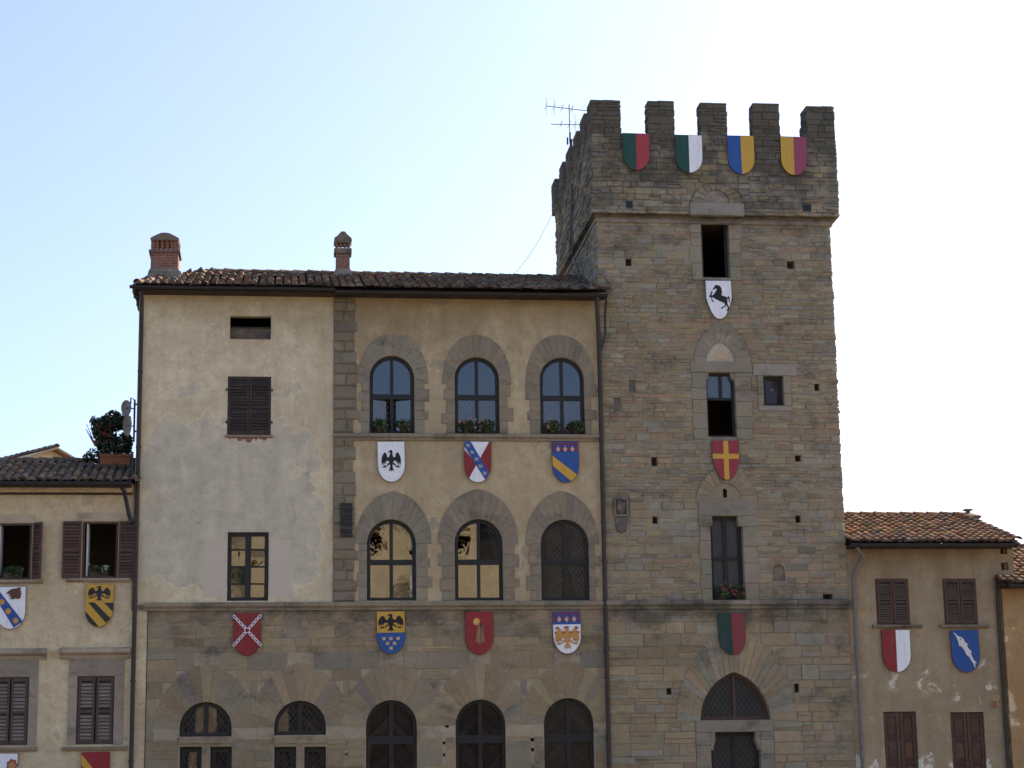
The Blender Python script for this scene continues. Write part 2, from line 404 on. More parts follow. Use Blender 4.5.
M['plaster_opposite'] = plaster_mat('golden_plaster', (.84, .71, .46), (.78, .64, .40), [(0, .4), (25, .4)], streak=.2)
M['tile'] = paint_mat('clay_tile', None, .9, .5, attr=True, spec=.15)
M['tile_base'] = paint_mat('tile_bed', (.075, .05, .035), .95, .5, spec=.1)
M['brick'] = brick_mat('red_brick')
M['iron'] = paint_mat('black_iron', (.018, .019, .022), .5, .3)
M['frame'] = paint_mat('dark_window_frame', (.017, .019, .021), .5, .3)
M['framebrown'] = paint_mat('brown_window_frame', (.075, .048, .035), .6, .35)
M['gutter'] = paint_mat('weathered_gutter', (.032, .033, .036), .5, .4, metal=.3)
M['pipe'] = paint_mat('brown_pipe', (.046, .040, .037), .5, .3, metal=.2)
M['pipegrey'] = paint_mat('grey_pipe', (.16, .15, .14), .6, .35, chip=(.10, .075, .06))
M['shutter_dark'] = wood_mat('dark_brown_shutter', (.040, .028, .025))
M['shutter_red'] = wood_mat('red_brown_shutter', (.082, .046, .035))
M['shutter_brown'] = wood_mat('brown_shutter', (.085, .06, .048))
M['shutter_grey'] = wood_mat('weathered_grey_slats', (.165, .14, .115), .35)
M['shutter_old'] = wood_mat('old_board_shutter', (.085, .05, .036), .5)
M['board'] = wood_mat('door_boards', (.095, .080, .068), .5)
M['blindpale'] = paint_mat('pale_inner_blind', (.15, .17, .19), .9, .35)
M['blind'] = paint_mat('dusty_inner_blind', (.055, .062, .07), .9, .35)  # grey that imitates light mirrored by the tower panes
M['beam'] = wood_mat('rafter_wood', (.035, .027, .022))
M['glass'] = glass_mat('window_glass')
M['glassold'] = glass_mat('old_leaded_glass', (.85, .86, .86), wob=.015, sc=1.5, refl=.7)
M['lead'] = paint_mat('lead_came', (.21, .21, .21), .6, .2)
M['leaddark'] = paint_mat('dark_lead', (.10, .10, .10), .6, .2)
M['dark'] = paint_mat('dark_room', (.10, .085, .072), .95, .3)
M['curtain'] = paint_mat('pale_curtain', (.5, .5, .48), .9, .1)
M['leaf'] = paint_mat('leaf', None, .6, .3, attr=True)
M['petal'] = paint_mat('petal', None, .7, .15, attr=True)
M['bark'] = paint_mat('bark', (.06, .045, .03), .95, .4)
M['potdark'] = paint_mat('dark_pot', (.07, .05, .038), .85, .3)
M['terracotta'] = paint_mat('terracotta_pot', (.27, .115, .06), .85, .35)
M['paint'] = paint_mat('heraldic_paint', None, .6, .16, attr=True)
nt = M['paint'].node_tree; bs_ = nt.nodes['Principled BSDF']; src = bs_.inputs['Base Color'].links[0].from_socket
src = mixc(nt, mathn(nt, 'MULTIPLY', ramp(nt, noise(nt, 2.2, 6, .7, (5, 5, .6)), [(.5, 0), (.8, 1)]), .26), src, (.14, .125, .10))
src = mixc(nt, mathn(nt, 'MULTIPLY', ramp(nt, noise(nt, 10, 8, .75), [(.62, 0), (.72, 1)]), .18), src, (.34, .31, .27)); nt.links.new(src, bs_.inputs['Base Color'])
M['backboard'] = paint_mat('shield_edge', (.05, .045, .04), .7, .2)
M['metal'] = paint_mat('aerial_metal', (.22, .23, .24), .45, .2, metal=.7)
M['plate'] = paint_mat('pale_grey_plate', (.22, .205, .19), .7, .25)
M['cap'] = stone_mat('mossy_cap', var=.6)

# ------------------------------------------------------------------ palettes
def pick(q, L, j=.11):
    c = q.choice(L); k = 1+q.uniform(-j, j); return tuple(max(0, x*k*(1+q.uniform(-.04, .04))) for x in c)
GREY = [(.232, .222, .178), (.245, .235, .188), (.222, .212, .172)]
BROWN = [(.245, .214, .148), (.235, .204, .140), (.258, .226, .156)]
OCHRE = [(.262, .22, .142), (.252, .212, .136)]
REDD = [(.25, .188, .137), (.237, .182, .137)]
DARK = [(.19, .177, .14), (.18, .17, .138)]
def pal_tower(u, z, q):
    t = q.random(); red = (.42 if 9.6 < u < 13.2 and math.sin(u*2.1+z*1.7) > -.3 else .2) if 10.8 < z < 14 else .06
    if z > 16.8: return pick(q, DARK) if t < .3 else pick(q, GREY) if t < .55 else pick(q, BROWN) if t < .85 else pick(q, OCHRE)
    if z < 6.6: return pal_ashlar(u, z, q) if t < .6 else pick(q, GREY, .08) if t < .78 else pick(q, BROWN, .08)
    if t < red: return pick(q, REDD)
    return pick(q, GREY) if t < .42 else pick(q, BROWN) if t < .78 else pick(q, OCHRE) if t < .9 else pick(q, DARK)
def pal_side(u, z, q):
    return pick(q, GREY+DARK+BROWN)
def pal_ashlar(u, z, q):
    t = q.random()
    return pick(q, [(.25, .207, .137), (.235, .196, .132), (.268, .222, .146)], .15) if t < .70 else pick(q, [(.228, .20, .146), (.22, .195, .145)], .06) if t < .96 else pick(q, [(.19, .178, .15)], .08)
def pal_trim(u, z, q): return pick(q, [(.215, .19, .143), (.205, .183, .14), (.225, .197, .146), (.20, .18, .142)], .06)
def pal_trim2(u, z, q): return pick(q, [(.222, .206, .163), (.212, .198, .157), (.232, .213, .166)], .07)
TILES = [(.20, .125, .085), (.17, .115, .085), (.22, .14, .09), (.15, .12, .095), (.13, .115, .10), (.19, .155, .12), (.24, .19, .15)]
TILES_OR = [(.215, .115, .062), (.185, .10, .057), (.24, .138, .075), (.15, .095, .062), (.175, .12, .085), (.13, .10, .08)]
front = lambda Y: (lambda u, z, d: (u, Y-d, z))

# ------------------------------------------------------------------ ground
g = MB()
g.poly([(-900, -700, 0), (900, -700, 0), (900, 1500, 0), (-900, 1500, 0)], paint_mat('piazza_paving', (.21, .165, .115), .9, .35), (1, 1, 1))
gr = g.build('ground'); tag(gr, 'brick and stone paved square in front of the facades', 'ground', kind='structure')

# ------------------------------------------------------------------ reusable builders
def leaves(mb, centre, rad3, n, size, cols, q, up=.3, mat=None):
    for _ in range(n):
        while True:
            p = Vector((q.uniform(-1, 1), q.uniform(-1, 1), q.uniform(-1, 1)))
            if p.length < 1: break
        p = Vector((centre[0]+p.x*rad3[0], centre[1]+p.y*rad3[1], centre[2]+p.z*rad3[2]))
        d = Vector((q.gauss(0, 1), q.gauss(0, 1), q.gauss(up, .8))).normalized()
        e = d.cross(Vector((q.gauss(0, 1), q.gauss(0, 1), q.gauss(0, 1)))).normalized()
        s_ = size*q.uniform(.6, 1.3)
        mb.poly([p-d*s_*.5, p+e*s_*.28, p+d*s_*.5, p-e*s_*.28], mat or M['leaf'], pick(q, cols, .3))
def tile_roof(mb, O, u, v, L, S, inside, cols, q, pitch=.205, expo=.33, base=True):
    """curved clay tiles laid in overlapping courses; u along the eaves, v up the slope"""
    O, u, v = Vector(O), Vector(u).normalized(), Vector(v).normalized(); n = u.cross(v)
    if n.z < 0: n = -n
    seg = 6
    for i in range(int(L/pitch)+1):
        uc = (i+.5)*pitch; sag = q.uniform(-.012, .012)
        for r in range(int(S/expo)+1):
            vc = r*expo-.03+q.uniform(-.025, .025)
            if not inside(uc, max(0.02, vc+.12)): continue
            c = pick(q, cols, .16)
            ra, rb, h0, h1 = .088*q.uniform(.88, 1.1), .07, .045+q.uniform(-.015, .025), .02+q.uniform(-.008, .008)
            a_ = q.uniform(-.05, .05); rows = []
            for t, rr, hh in ((0, ra, h0), (.44, rb, h1)):
                b0 = O+u*(uc+sag+a_*t)+v*(vc+t)+n*hh
                rows.append([b0-u*math.cos(math.pi*k/seg)*rr+n*(math.sin(math.pi*k/seg)*rr*.78) for k in range(seg+1)])
            mb.grid(rows, M['tile'], c, True)
            if r: mb.poly(rows[0], M['tile'], tuple(x*q.uniform(.55, .95) for x in c))
            if r == 0: mb.poly(rows[0], M['tile'], pick(q, [(.14, .10, .075), (.06, .045, .035), (.05, .04, .035), (.10, .075, .055), (.17, .14, .11)], .2))
            # channel tile between
            if inside(uc+pitch/2, max(.02, vc+.12)):
                rows = []
                for t, rr, hh in ((0, .075, .055), (.42, .085, .03)):
                    b0 = O+u*(uc+pitch/2)+v*(vc-.05+t)+n*hh
                    rows.append([b0-u*math.cos(math.pi*k/4)*rr-n*(math.sin(math.pi*k/4)*rr*.35) for k in range(5)])
                mb.grid(rows, M['tile'], pick(q, cols, .16), True)
def ridge_caps(mb, a, b, cols, q, r=.11, L=.38):
    a, b = Vector(a), Vector(b); d = (b-a); n = max(1, int(d.length/L)); d.normalize(); side = d.cross(Vector((0, 0, 1))).normalized(); up = side.cross(d)
    for i in range(n+1):
        p = a+d*(L*i); rows = []
        for t, rr in ((0, r*q.uniform(.95, 1.1)), (L*1.15, r*.88)):
            c0 = p+d*t+up*(.02 if t == 0 else .0)
            rows.append([c0-side*math.cos(math.pi*k/6)*rr+up*math.sin(math.pi*k/6)*rr for k in range(7)])
        mb.grid(rows, M['tile'], pick(q, cols, .3), True)
def louvre(name, parent, x0, x1, z0, z1, y, m, hinge=None, ang=0, slat=.078, th=.045, m2=None):
    """one louvred shutter leaf; optional swing about a vertical hinge line"""
    b = MB(); fw = .055; ms = m2 or m
    b.box(x0, x0+fw, y, y+th, z0, z1, m); b.box(x1-fw, x1, y, y+th, z0, z1, m)
    b.box(x0+fw, x1-fw, y+.002, y+th-.002, z0, z0+fw*1.3, m); b.box(x0+fw, x1-fw, y+.002, y+th-.002, z1-fw*1.1, z1, m)
    zm = z0+(z1-z0)*.46; b.box(x0+fw, x1-fw, y+.002, y+th-.002, zm, zm+fw, m)
    b.poly([(x0+fw, y+th-.004, z0+fw), (x1-fw, y+th-.004, z0+fw), (x1-fw, y+th-.004, z1-fw), (x0+fw, y+th-.004, z1-fw)], M['frame'])  # dark sheet behind the slats paints the shade in the gaps
    z = z0+fw*1.4
    while z < z1-fw*1.3-slat:
        if not (zm-slat*.8 < z < zm+fw):
            k = R.uniform(.85, 1.3); t_ = slat*.66
            b.poly([(x0+fw, y+.004, z), (x1-fw, y+.004, z), (x1-fw, y+th*.6, z+t_), (x0+fw, y+th*.6, z+t_)], ms, (k, k, k))
            b.poly([(x0+fw, y+.004, z-.01), (x1-fw, y+.004, z-.01), (x1-fw, y+.004, z), (x0+fw, y+.004, z)], ms, (k, k, k))
        z += slat
    if hinge is not None and ang:
        T = Matrix.Translation((hinge, y, 0)); b.xform(T @ Matrix.Rotation(ang, 4, 'Z') @ T.inverted())
    return b.build(name, parent)
def lattice(mb, poly, y, pitch=.085, wd=.008, m=None):
    xs = [p[0] for p in poly]; zs = [p[1] for p in poly]; x0, x1, z0, z1 = min(xs), max(xs), min(zs), max(zs)
    k = 1.35; D = (x1-x0)*k+(z1-z0)
    for sgn in (1, -1):
        t = -D
        while t < D:
            if sgn > 0: a, b_ = (x0, z0+t), (x1, z0+t+(x1-x0)*k)
            else: a, b_ = (x0, z1-t), (x1, z1-t-(x1-x0)*k)
            # clip the line to the convex outline
            ta, tb = 0., 1.; ok = True; n = len(poly)
            for i in range(n):
                p, r_ = poly[i], poly[(i+1) % n]
                f = lambda c: (r_[0]-p[0])*(c[1]-p[1])-(r_[1]-p[1])*(c[0]-p[0])
                fa, fb = f(a), f(b_)
                if fa < 0 and fb < 0: ok = False; break
                if fa < 0: ta = max(ta, fa/(fa-fb))
                elif fb < 0: tb = min(tb, fa/(fa-fb))
            if ok and tb-ta > .01:
                g_ = lambda s_: (a[0]+(b_[0]-a[0])*s_, a[1]+(b_[1]-a[1])*s_)
                pa, pb = g_(ta), g_(tb); d = Vector((pb[0]-pa[0], pb[1]-pa[1])).normalized(); q_ = Vector((-d.y, d.x))*wd/2
                mb.poly([(pa[0]-q_.x, y, pa[1]-q_.y), (pb[0]-q_.x, y, pb[1]-q_.y), (pb[0]+q_.x, y, pb[1]+q_.y), (pa[0]+q_.x, y, pa[1]+q_.y)], m or M['lead'])
            t += pitch*2
def pane(parent, poly, y, m, tilt=(0, 0), swing=None, lat=None, name='glass_pane'):
    """one glass pane, set a little out of true as old panes are"""
    b = MB(); cx = sum(p[0] for p in poly)/len(poly); cz = sum(p[1] for p in poly)/len(poly)
    b.poly([(x, y+(x-cx)*tilt[0]+(z-cz)*tilt[1], z) for x, z in poly], m)
    if lat: lattice(b, poly, y-.006, lat, m=M['leaddark'] if m is M['glassold'] or cz < 10 else None)
    if swing: T = Matrix.Translation((swing[0], y, 0)); b.xform(T @ Matrix.Rotation(swing[1], 4, 'Z') @ T.inverted())
    return b.build(name, parent)
def window(parent, outline, bars, cells, y=YF+.09, fw=.07, bar=.07, glass=None, fm=None, lat=None, tilts=None, swings=None, th=.06, name='window', lats=None, reflection_sheet=None, bm=None):
    """frame ring + bars as the part, each pane a sub-part. bars: list of (a,b,width); cells: list of convex rects"""
    fm = fm or M['frame']; b = MB(); ins = inset(outline, fw)
    b.ring(outline, ins, y, y+th, fm)
    for k_, (a, c, wd) in enumerate(bars): b.bar(a, c, wd, y-.008-.004*k_, y+th-.01-.003*k_, fm)
    o = b.build(name, parent)
    if reflection_sheet:
        b = MB(); b.poly([(x, y+reflection_sheet, z) for x, z in ins], bm or M['blind']); b.build('inner_blind', o)  # added grey sheet behind the glass, standing in for reflections in the panes
    for i, c in enumerate(cells):
        pl = clip(c, ins)
        if len(pl) < 3: continue
        t = tilts[i] if tilts else (R.uniform(-.004, .004), R.uniform(-.004, .004))
        pane(o, pl, y+.03, glass or M['glass'], t, swings.get(i) if swings else None, lats[i] if lats else lat)
    return o
def four(x0, x1, zb, zt, xm, zm, bw, tw):
    return [rect(x0, xm-bw/2, zb, zm-tw/2), rect(xm+bw/2, x1, zb, zm-tw/2), rect(x0, xm-bw/2, zm+tw/2, zt), rect(xm+bw/2, x1, zm+tw/2, zt)]
def blocks_col(mb, x0, x1, z0, z1, y0, y1, m, pal, q, h=.28, jit_l=0, jit_r=0, gap=.008):
    z = z0
    k = 0
    while z < z1-.02:
        hh = h*q.uniform(.75, 1.3)
        if z+hh > z1-.1: hh = z1-z
        a = x0-(jit_l*(.3+.7*q.random()) if jit_l and k % 2 else 0); b = x1+(jit_r*(.3+.7*q.random()) if jit_r and k % 2 else 0)
        mb.prism(rect(a+gap/2, b-gap/2, z+gap/2, z+hh-gap/2), y0+q.uniform(-.004, .004), y1, m, pal(0, z, q), ch=.008); z += hh; k += 1
def pipe(mb, pts, r, m, clamps=True):
    mb.tube(pts, r, m, n=10)
    if clamps:
        for a, b in zip(pts, pts[1:]):
            a, b = Vector(a), Vector(b)
            if abs((b-a).normalized().z) > .95 and (b-a).length > 1.2:
                k = int((b-a).length/1.9)
                for i in range(k):
                    p = a.lerp(b, (i+.6)/k); mb.tube([p-Vector((0, 0, .025)), p+Vector((0, 0, .025))], r*1.25, m, n=10)
                    mb.box(p.x-.01, p.x+.01, p.y, YF+.01, p.z-.012, p.z+.012, m)

# ================================================================== PALAZZO
XL, XT = -3.58, 8.16
XJ = W(333, 450)[0]; XP = W(355, 450)[0]
ZC0, ZC1 = W(335, 610.3)[1], W(335, 602.2)[1]           # string course above the ground storey
ZS0, ZS1 = W(470, 441)[1], W(470, 434.3)[1]             # sill course of the upper arcade
ZE = 14.72
pal = thing('palazzo', (2.3, YF, 0), 'long stone and plaster palazzo with two rows of arched windows, left of the tower', 'palazzo')
q = random.Random(5)
w_small = RW(230, 316, 271, 339.5); w_shut = RW(227.5, 376.5, 271, 435); w_case = RW(227.3, 532, 268.5, 600.8)
UP = [RW(369.6, 355.7, 414.2, 433.5), RW(454.7, 357, 499.2, 433.8), RW(540, 357.4, 584.3, 434.2)]
MD = [RW(366.9, 519.3, 416, 600.6), RW(454.8, 519, 502.8, 600.6), RW(541.0, 519.5, 589.0, 600.6)]
GA = [RW(366, 700, 417, 768), RW(455.6, 699.6, 505.7, 768), RW(544, 698, 594, 768)]
LU = [RW(179.6, 702, 231.8, 736.5), RW(274.2, 700.6, 326, 735)]
b = MB()
wall_sheet(b, rect(XL, XJ, ZC1-.05, ZE), [rect(*w_small), rect(*w_shut), rect(*w_case)], front(YF), .22, M['plaster_grey'])
plw = b.build('plaster_wall', pal)
b = MB()
holes = [arch_round(*r) for r in UP+MD]
wall_sheet(b, rect(XJ, XT+.02, ZC1-.05, ZE), holes, front(YF), .22, M['plaster_ochre'], mr=M['trim'], c=(.24, .215, .17))
b.build('arcade_wall', pal)
# ground storey in ashlar
XG = W(146.5, 690)[0]
lun_open = []
for i, r in enumerate(LU):
    lun_open.append(arch_round(r[0], r[1], r[2], r[3], 14))
sub = []                                    # the paired windows below the lunettes
for pr in [(179.6, 201.6), (210.2, 231.8), (274.2, 296), (304.4, 326)]:
    a = RW(pr[0], 746.8, pr[1], 768); sub.append((a[0], a[1], .9, a[3]))
ga_open = [arch_round(r[0], r[1], .25, r[3]) for r in GA]
putl = [RW(*t) for t in [(445.2, 724.5, 448.8, 727.5), (442.7, 741.5, 445.5, 744.3), (443, 753.5, 445.2, 756.5), (508.2, 688.4, 511.7, 691.7), (531.7, 689, 535.2, 692.3), (530.5, 738, 534, 741.5), (531, 748, 534, 751.5), (345.3, 753, 347.4, 755.5)]]
b = MB()
lower_holes = lun_open+[rect(*s_) for s_ in sub]+ga_open+[rect(*p_) for p_ in putl]
wall_sheet(b, rect(XG, XT+.02, 0, ZC0+.02), lower_holes, front(YF), .25, M['mortar'], (.31, .275, .205))
blk = []
outer_l = []
for o_, r in zip(lun_open, LU):
    a = (r[1]-r[0])/2; zs = r[3]-a
    outer_l.append((arch_pointed(r[0]-.62, r[1]+.62, zs-.02, zs, zs+a+.95), zs))
    blk += [outer_l[-1][0], rect(r[0]-.02, r[1]+.02, .9, r[2]+.1)]
outer_g = []
for r in GA:
    a = (r[1]-r[0])/2; zs = r[3]-a
    outer_g.append((arch_pointed(r[0]-.6, r[1]+.6, zs-.02, zs, r[3]+.95), zs)); blk += [outer_g[-1][0], rect(r[0]-.02, r[1]+.02, .2, zs)]
blk += [inset(rect(*p_), -.01) for p_ in putl]
masonry(b, front(YF), lambda z: (XG, XT), 0, ZC0, lambda z: .20 if z > 5.35 else .30, lambda z: .5 if z > 5.35 else .8, pal_ashlar, M['ashlar'], blk, gap=.011, out=(.010, .014), rough=.006, seed=3, cham=.006)
for (o_, zs), r in list(zip(outer_l, LU))+list(zip(outer_g, GA)):   # fans of thin voussoirs
    inner = [(x, z) for x, z in reversed(arch_round(r[0], r[1], 0, r[3], 26)[2:])]
    out_ = resample(o_[2:][::-1], 26)
    voussoirs(b, resample(inner, 26), out_, YF-.010, YF+.02, M['ashlar'], pal_ashlar, q, 2, .008)
b.build('stone_wall', pal)
# string courses
for nm, z0, z1, xa in (('string_course', ZC0, ZC1, W(143.7, 606)[0]), ('sill_course', ZS0, ZS1, XJ)):
    b = MB(); h = z1-z0; x = xa
    while x < XT:
        l = q.uniform(.9, 1.7); x1 = min(XT, x+l); e = q.uniform(-.004, .004); c = pal_trim(0, 0, q)
        b.profile_x([(YF+.02, z0), (YF-.05+e, z0), (YF-.06+e, z0+h*.30), (YF-.085+e, z0+h*.36), (YF-.085+e, z0+h*.42), (YF-.12+e, z0+h*.50), (YF-.125+e, z1-.015), (YF-.10+e, z1), (YF+.02, z1+.012)], x+.003, x1-.003, M['trim'], c); x = x1
    b.build(nm, pal)
# rusticated pier between plaster and arcade, with a dark iron niche
b = MB(); z = ZC1+.01
while z < 14.35:
    h = q.uniform(.24, .36)
    if abs(z+h/2-ZS0) < .2: h = max(.1, ZS1-z+.02)
    if z+h > 14.35: h = 14.4-z
    xs = [XJ, XJ+(XP-XJ)*q.uniform(.4, .65), XP] if q.random() < .3 else [XJ, XP]
    e = q.uniform(-.05, .07)
    for a, c in zip(xs, xs[1:]):
        b.prism(rect(a+.006, c-.006+(e if c == XP else 0), z+.006, z+h-.006), YF-.03-q.uniform(0, .03), YF+.02, M['ashlar'], tuple(x*.85 for x in pal_trim(0, 0, q)), ch=.03)
    z += h
b.build('stone_pier', pal)
r = RW(340.3, 503.5, 352, 537)
b = MB(); b.box(r[0], r[1], YF-.075, YF-.05, r[2], r[3], M['frame'])
for i in range(5): b.box(r[0]-.01, r[1]+.01, YF-.09, YF-.05, r[2]+i*(r[3]-r[2])/5+.02, r[2]+i*(r[3]-r[2])/5+.02+q.uniform(.04, .09), M['mortar'], (.05, .047, .044))
b.build('weathered_plaque', pal)
# stone surrounds of the six arched windows
SUR = [(357.5, 428.3, 334.3, 383), (442, 511, 335, 384), (525.2, 598.5, 335, 384), (353, 431.3, 491.3, 543), (437.7, 518, 489, 544), (525.5, 601.5, 491, 544)]
for i, (r, s_) in enumerate(zip(UP+MD, SUR)):
    b = MB(); X0, X1, zs, zt = RW(s_[0], s_[2], s_[1], s_[3]); X0 = max(X0, XP+.01); X1 = min(X1, XT-.12)
    a = (r[1]-r[0])/2; zi = r[3]-a
    inner = resample([(x, z) for x, z in reversed(arch_round(r[0], r[1], 0, r[3], 30)[2:])], 30)
    cp = resample(curve_pointed(X0, X1, zs, zt, 12), 30); kk = 1.0 if i < 3 else .55; cxx = (X0+X1)/2
    out_ = []
    for j_, (px_, pz_) in enumerate(cp):
        t_ = math.pi*j_/30; ex_, ez_ = cxx-(X1-X0)/2*math.copysign(abs(math.cos(t_))**.92, math.cos(t_)), zs+(zt-zs)*math.sin(t_)**.92
        out_.append((px_+(ex_-px_)*kk, pz_+(ez_-pz_)*kk))
    # matched by angle: straight piece of inner below the outer spring stays a jamb
    pal_ = pal_trim2 if i in (0, 3) else pal_trim
    voussoirs(b, inner, out_, YF-.022, YF+.03, M['trim'], pal_, q, 2 if i not in (0, 3) else 3, .006)
    ztop = min(zi, zs); zb = r[2]-.0
    blocks_col(b, X0+.10, r[0], zb, ztop, YF-.02, YF+.03, M['trim'], pal_, q, .29, jit_l=.14)
    blocks_col(b, r[1], X1-.10, zb, ztop, YF-.02, YF+.03, M['trim'], pal_, q, .29, jit_r=.16)
    b.prism([(X0+.004, zs), (r[0], zi), (r[0], ztop-.004), (X0+.004, ztop-.004)], YF-.018, YF+.03, M['trim'], pal_(0, 0, q)); b.prism([(X1-.004, zs), (r[1], zi), (r[1], ztop-.004), (X1-.004, ztop-.004)], YF-.018, YF+.03, M['trim'], pal_(0, 0, q))
    b.build('stone_surround', pal)
# arched windows: dark frame, mullion, transom, four panes each
def arched(r, trz, lat=None, lats=None, tilts=None, swings=None, fw=.08, glass=None):
    x0, x1, zb, zt = r; xm = (x0+x1)/2; o = arch_round(x0+.012, x1-.012, zb+.005, zt-.012, 22)
    bars = [((xm, zb+.03), (xm, zt-.04), .085), ((x0+.03, trz), (x1-.03, trz), .13)]
    return window(pal, o, bars, four(x0, x1, zb, zt, xm, trz, .08, .12), lat=lat, lats=lats, tilts=tilts, swings=swings, fw=fw, glass=glass)
for i, r in enumerate(UP):
    trz = W(470, 396.8)[1]
    arched(r, trz, lats=[.075, .075, None, None], tilts=[(0, -.004), (.002, -.006), (0, -.004), (0, -.006)], swings={0: (r[0]+.09, rad(16)), 1: (r[1]-.09, rad(-16))} if i == 0 else None)
for i, r in enumerate(MD):
    trz = W(470, 561.8)[1]
    T_ = [[(.004, .0), (-.05, .01), (.01, .006), (-.012, .008)], [(-.012, 0), (-.02, .002), (-.03, .006), (.11, .03)], [(.05, -.004), (.06, .01), (.055, .0), (.065, -.006)]][i]
    arched(r, trz, tilts=T_, lats=[None]*3+[.075] if i == 1 else [.075]*4 if i == 2 else None)
# ground storey arches: boarded doors behind old glass
def chevron(parent, outline, xm, y, name='boarded_panel', flip=1):
    b = MB(); xs = [p[0] for p in outline]; zs = [p[1] for p in outline]; x0, x1, z0, z1 = min(xs), max(xs), min(zs), max(zs); st = .14
    for sgn, (a, c) in ((1, (x0, xm)), (-1, (xm, x1))):
        half = clip(outline, rect(a, c, z0-1, z1+1)); t = z0-3
        while t < z1+3:
            s_ = sgn*flip; ex = lambda x: t+(x-xm)*s_*1.0
            band = [(a, ex(a)), (c, ex(c)), (c, ex(c)+st-.008), (a, ex(a)+st-.008)]
            pl = clip(band, half) if len(half) > 2 else []
            k = q.choice([.34, .38, .42, .46, .5, .55, .8]) if q.random() < .85 else .3
            if len(pl) > 2: b.poly([(x, y+q.uniform(0, .006), z) for x, z in pl], M['board'], (k, k*.97, k*.95))
            t += st
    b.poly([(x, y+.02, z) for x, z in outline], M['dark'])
    return b.build(name, parent)
for i, r in enumerate(GA):
    x0, x1, zt = r[0], r[1], r[3]; zb = .25; xm = (x0+x1)/2; trz = W(480, 739)[1]
    o = arch_round(x0+.01, x1-.01, zb, zt-.01, 20)
    bars = [((xm, zb), (xm, zt-.03), .11), ((x0+.03, trz), (x1-.03, trz), .20)]
    wn = window(pal, o, bars, four(x0, x1, zb, zt, xm, trz, .1, .18), y=YF+.12, fw=.075, glass=M['glassold'], name='arched_door')
    up_, dn_ = clip(inset(o, .05), rect(x0, x1, trz, zt)), clip(inset(o, .05), rect(x0, x1, zb, trz))
    chevron(wn, up_, xm, YF+.19, flip=1); chevron(wn, dn_, xm, YF+.19, flip=-1 if i == 1 else 1)
for i, (r, o_) in enumerate(zip(LU, lun_open)):
    x0, x1, zb = r[0], r[1], r[2]; xm = (x0+x1)/2; zt = r[3]
    o = inset(o_, .008); wn = window(pal, o, [((xm, zb+.03), (xm, zt-.03), .12), ((x0+.03, zb+.05), (x1-.03, zb+.05), .10)], [rect(x0, xm-.05, zb, zt), rect(xm+.05, x1, zb, zt)], y=YF+.12, fw=.09, glass=M['glassold'], name='lunette_window', lat=.085)
    chevron(wn, inset(o, .05), xm, YF+.18)
    b = MB(); zl = sub[i*2][3]
    b.profile_x([(YF+.05, zl), (YF-.01, zl), (YF-.015, zl+.05), (YF-.04, zl+.09), (YF-.045, zb-.03), (YF-.03, zb-.005), (YF+.2, zb)], x0+.004, x1-.004, M['trim'], (.27, .225, .155))
    b.box(sub[i*2][1]+.005, sub[i*2+1][0]-.005, YF-.012, YF+.2, .9, zl-.003, M['trim'], (.26, .21, .15))
    b.build('stone_lintel', pal)
for s_ in sub:
    wn = window(pal, inset(rect(*s_), .006), [], [rect(*s_)], y=YF+.16, fw=.12, glass=M['glassold'], name='leaded_window', lat=.085)
    chevron(wn, inset(rect(*s_), .05), (s_[0]+s_[1])/2, YF+.26)
# plaster part: small attic opening, shuttered window, casement window
x0, x1, z0, z1 = w_small
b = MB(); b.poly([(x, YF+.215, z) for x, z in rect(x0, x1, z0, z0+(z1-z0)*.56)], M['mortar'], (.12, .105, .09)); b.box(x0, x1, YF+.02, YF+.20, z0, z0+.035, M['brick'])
b.box(x0, x1, YF+.16, YF+.21, z0+(z1-z0)*.56, z0+(z1-z0)*.6, M['beam']); b.build('attic_opening', pal)
x0, x1, z0, z1 = w_shut; xm = (x0+x1)/2
b = MB(); b.ring(rect(x0, x1, z0, z1), inset(rect(x0, x1, z0, z1), .04), YF+.0, YF+.08, M['shutter_dark']); b.box(x0-.05, x1+.05, YF-.035, YF+.1, z0-.06, z0-.003, M['trim'], (.22, .19, .15))
for zz in (.2, .75):
    for xx in (x0-.045, x1+.005): b.box(xx, xx+.04, YF-.05, YF+.02, z0+(z1-z0)*zz, z0+(z1-z0)*zz+.05, M['iron'])
wn = b.build('shuttered_window', pal)
louvre('shutter', wn, x0+.02, xm-.006, z0+.01, z1-.02, YF-.02, M['shutter_dark']); louvre('shutter', wn, xm+.006, x1-.02, z0+.01, z1-.02, YF-.02, M['shutter_dark'])
x0, x1, z0, z1 = w_case; xm = (x0+x1)/2; hh = (z1-z0)/4
bars = [((xm, z0+.02), (xm, z1-.02), .15)]+[((x0+.02, z0+hh*k+(.0 if k else 0)), (x1-.02, z0+hh*k), .035) for k in (1, 2, 3)]
cells = [rect(*a, z0+hh*k+.015, z0+hh*(k+1)-.015) for k in range(4) for a in ((x0, xm-.07), (xm+.07, x1))]
window(pal, rect(x0+.01, x1-.01, z0+.005, z1-.01), bars, cells, y=YF+.1, fw=.09, tilts=[(.0, .0), (.05, -.03), (.006, -.004), (-.03, .01), (-.01, .01), (.03, .02), (.02, .015), (-.02, .004)], name='casement_window')
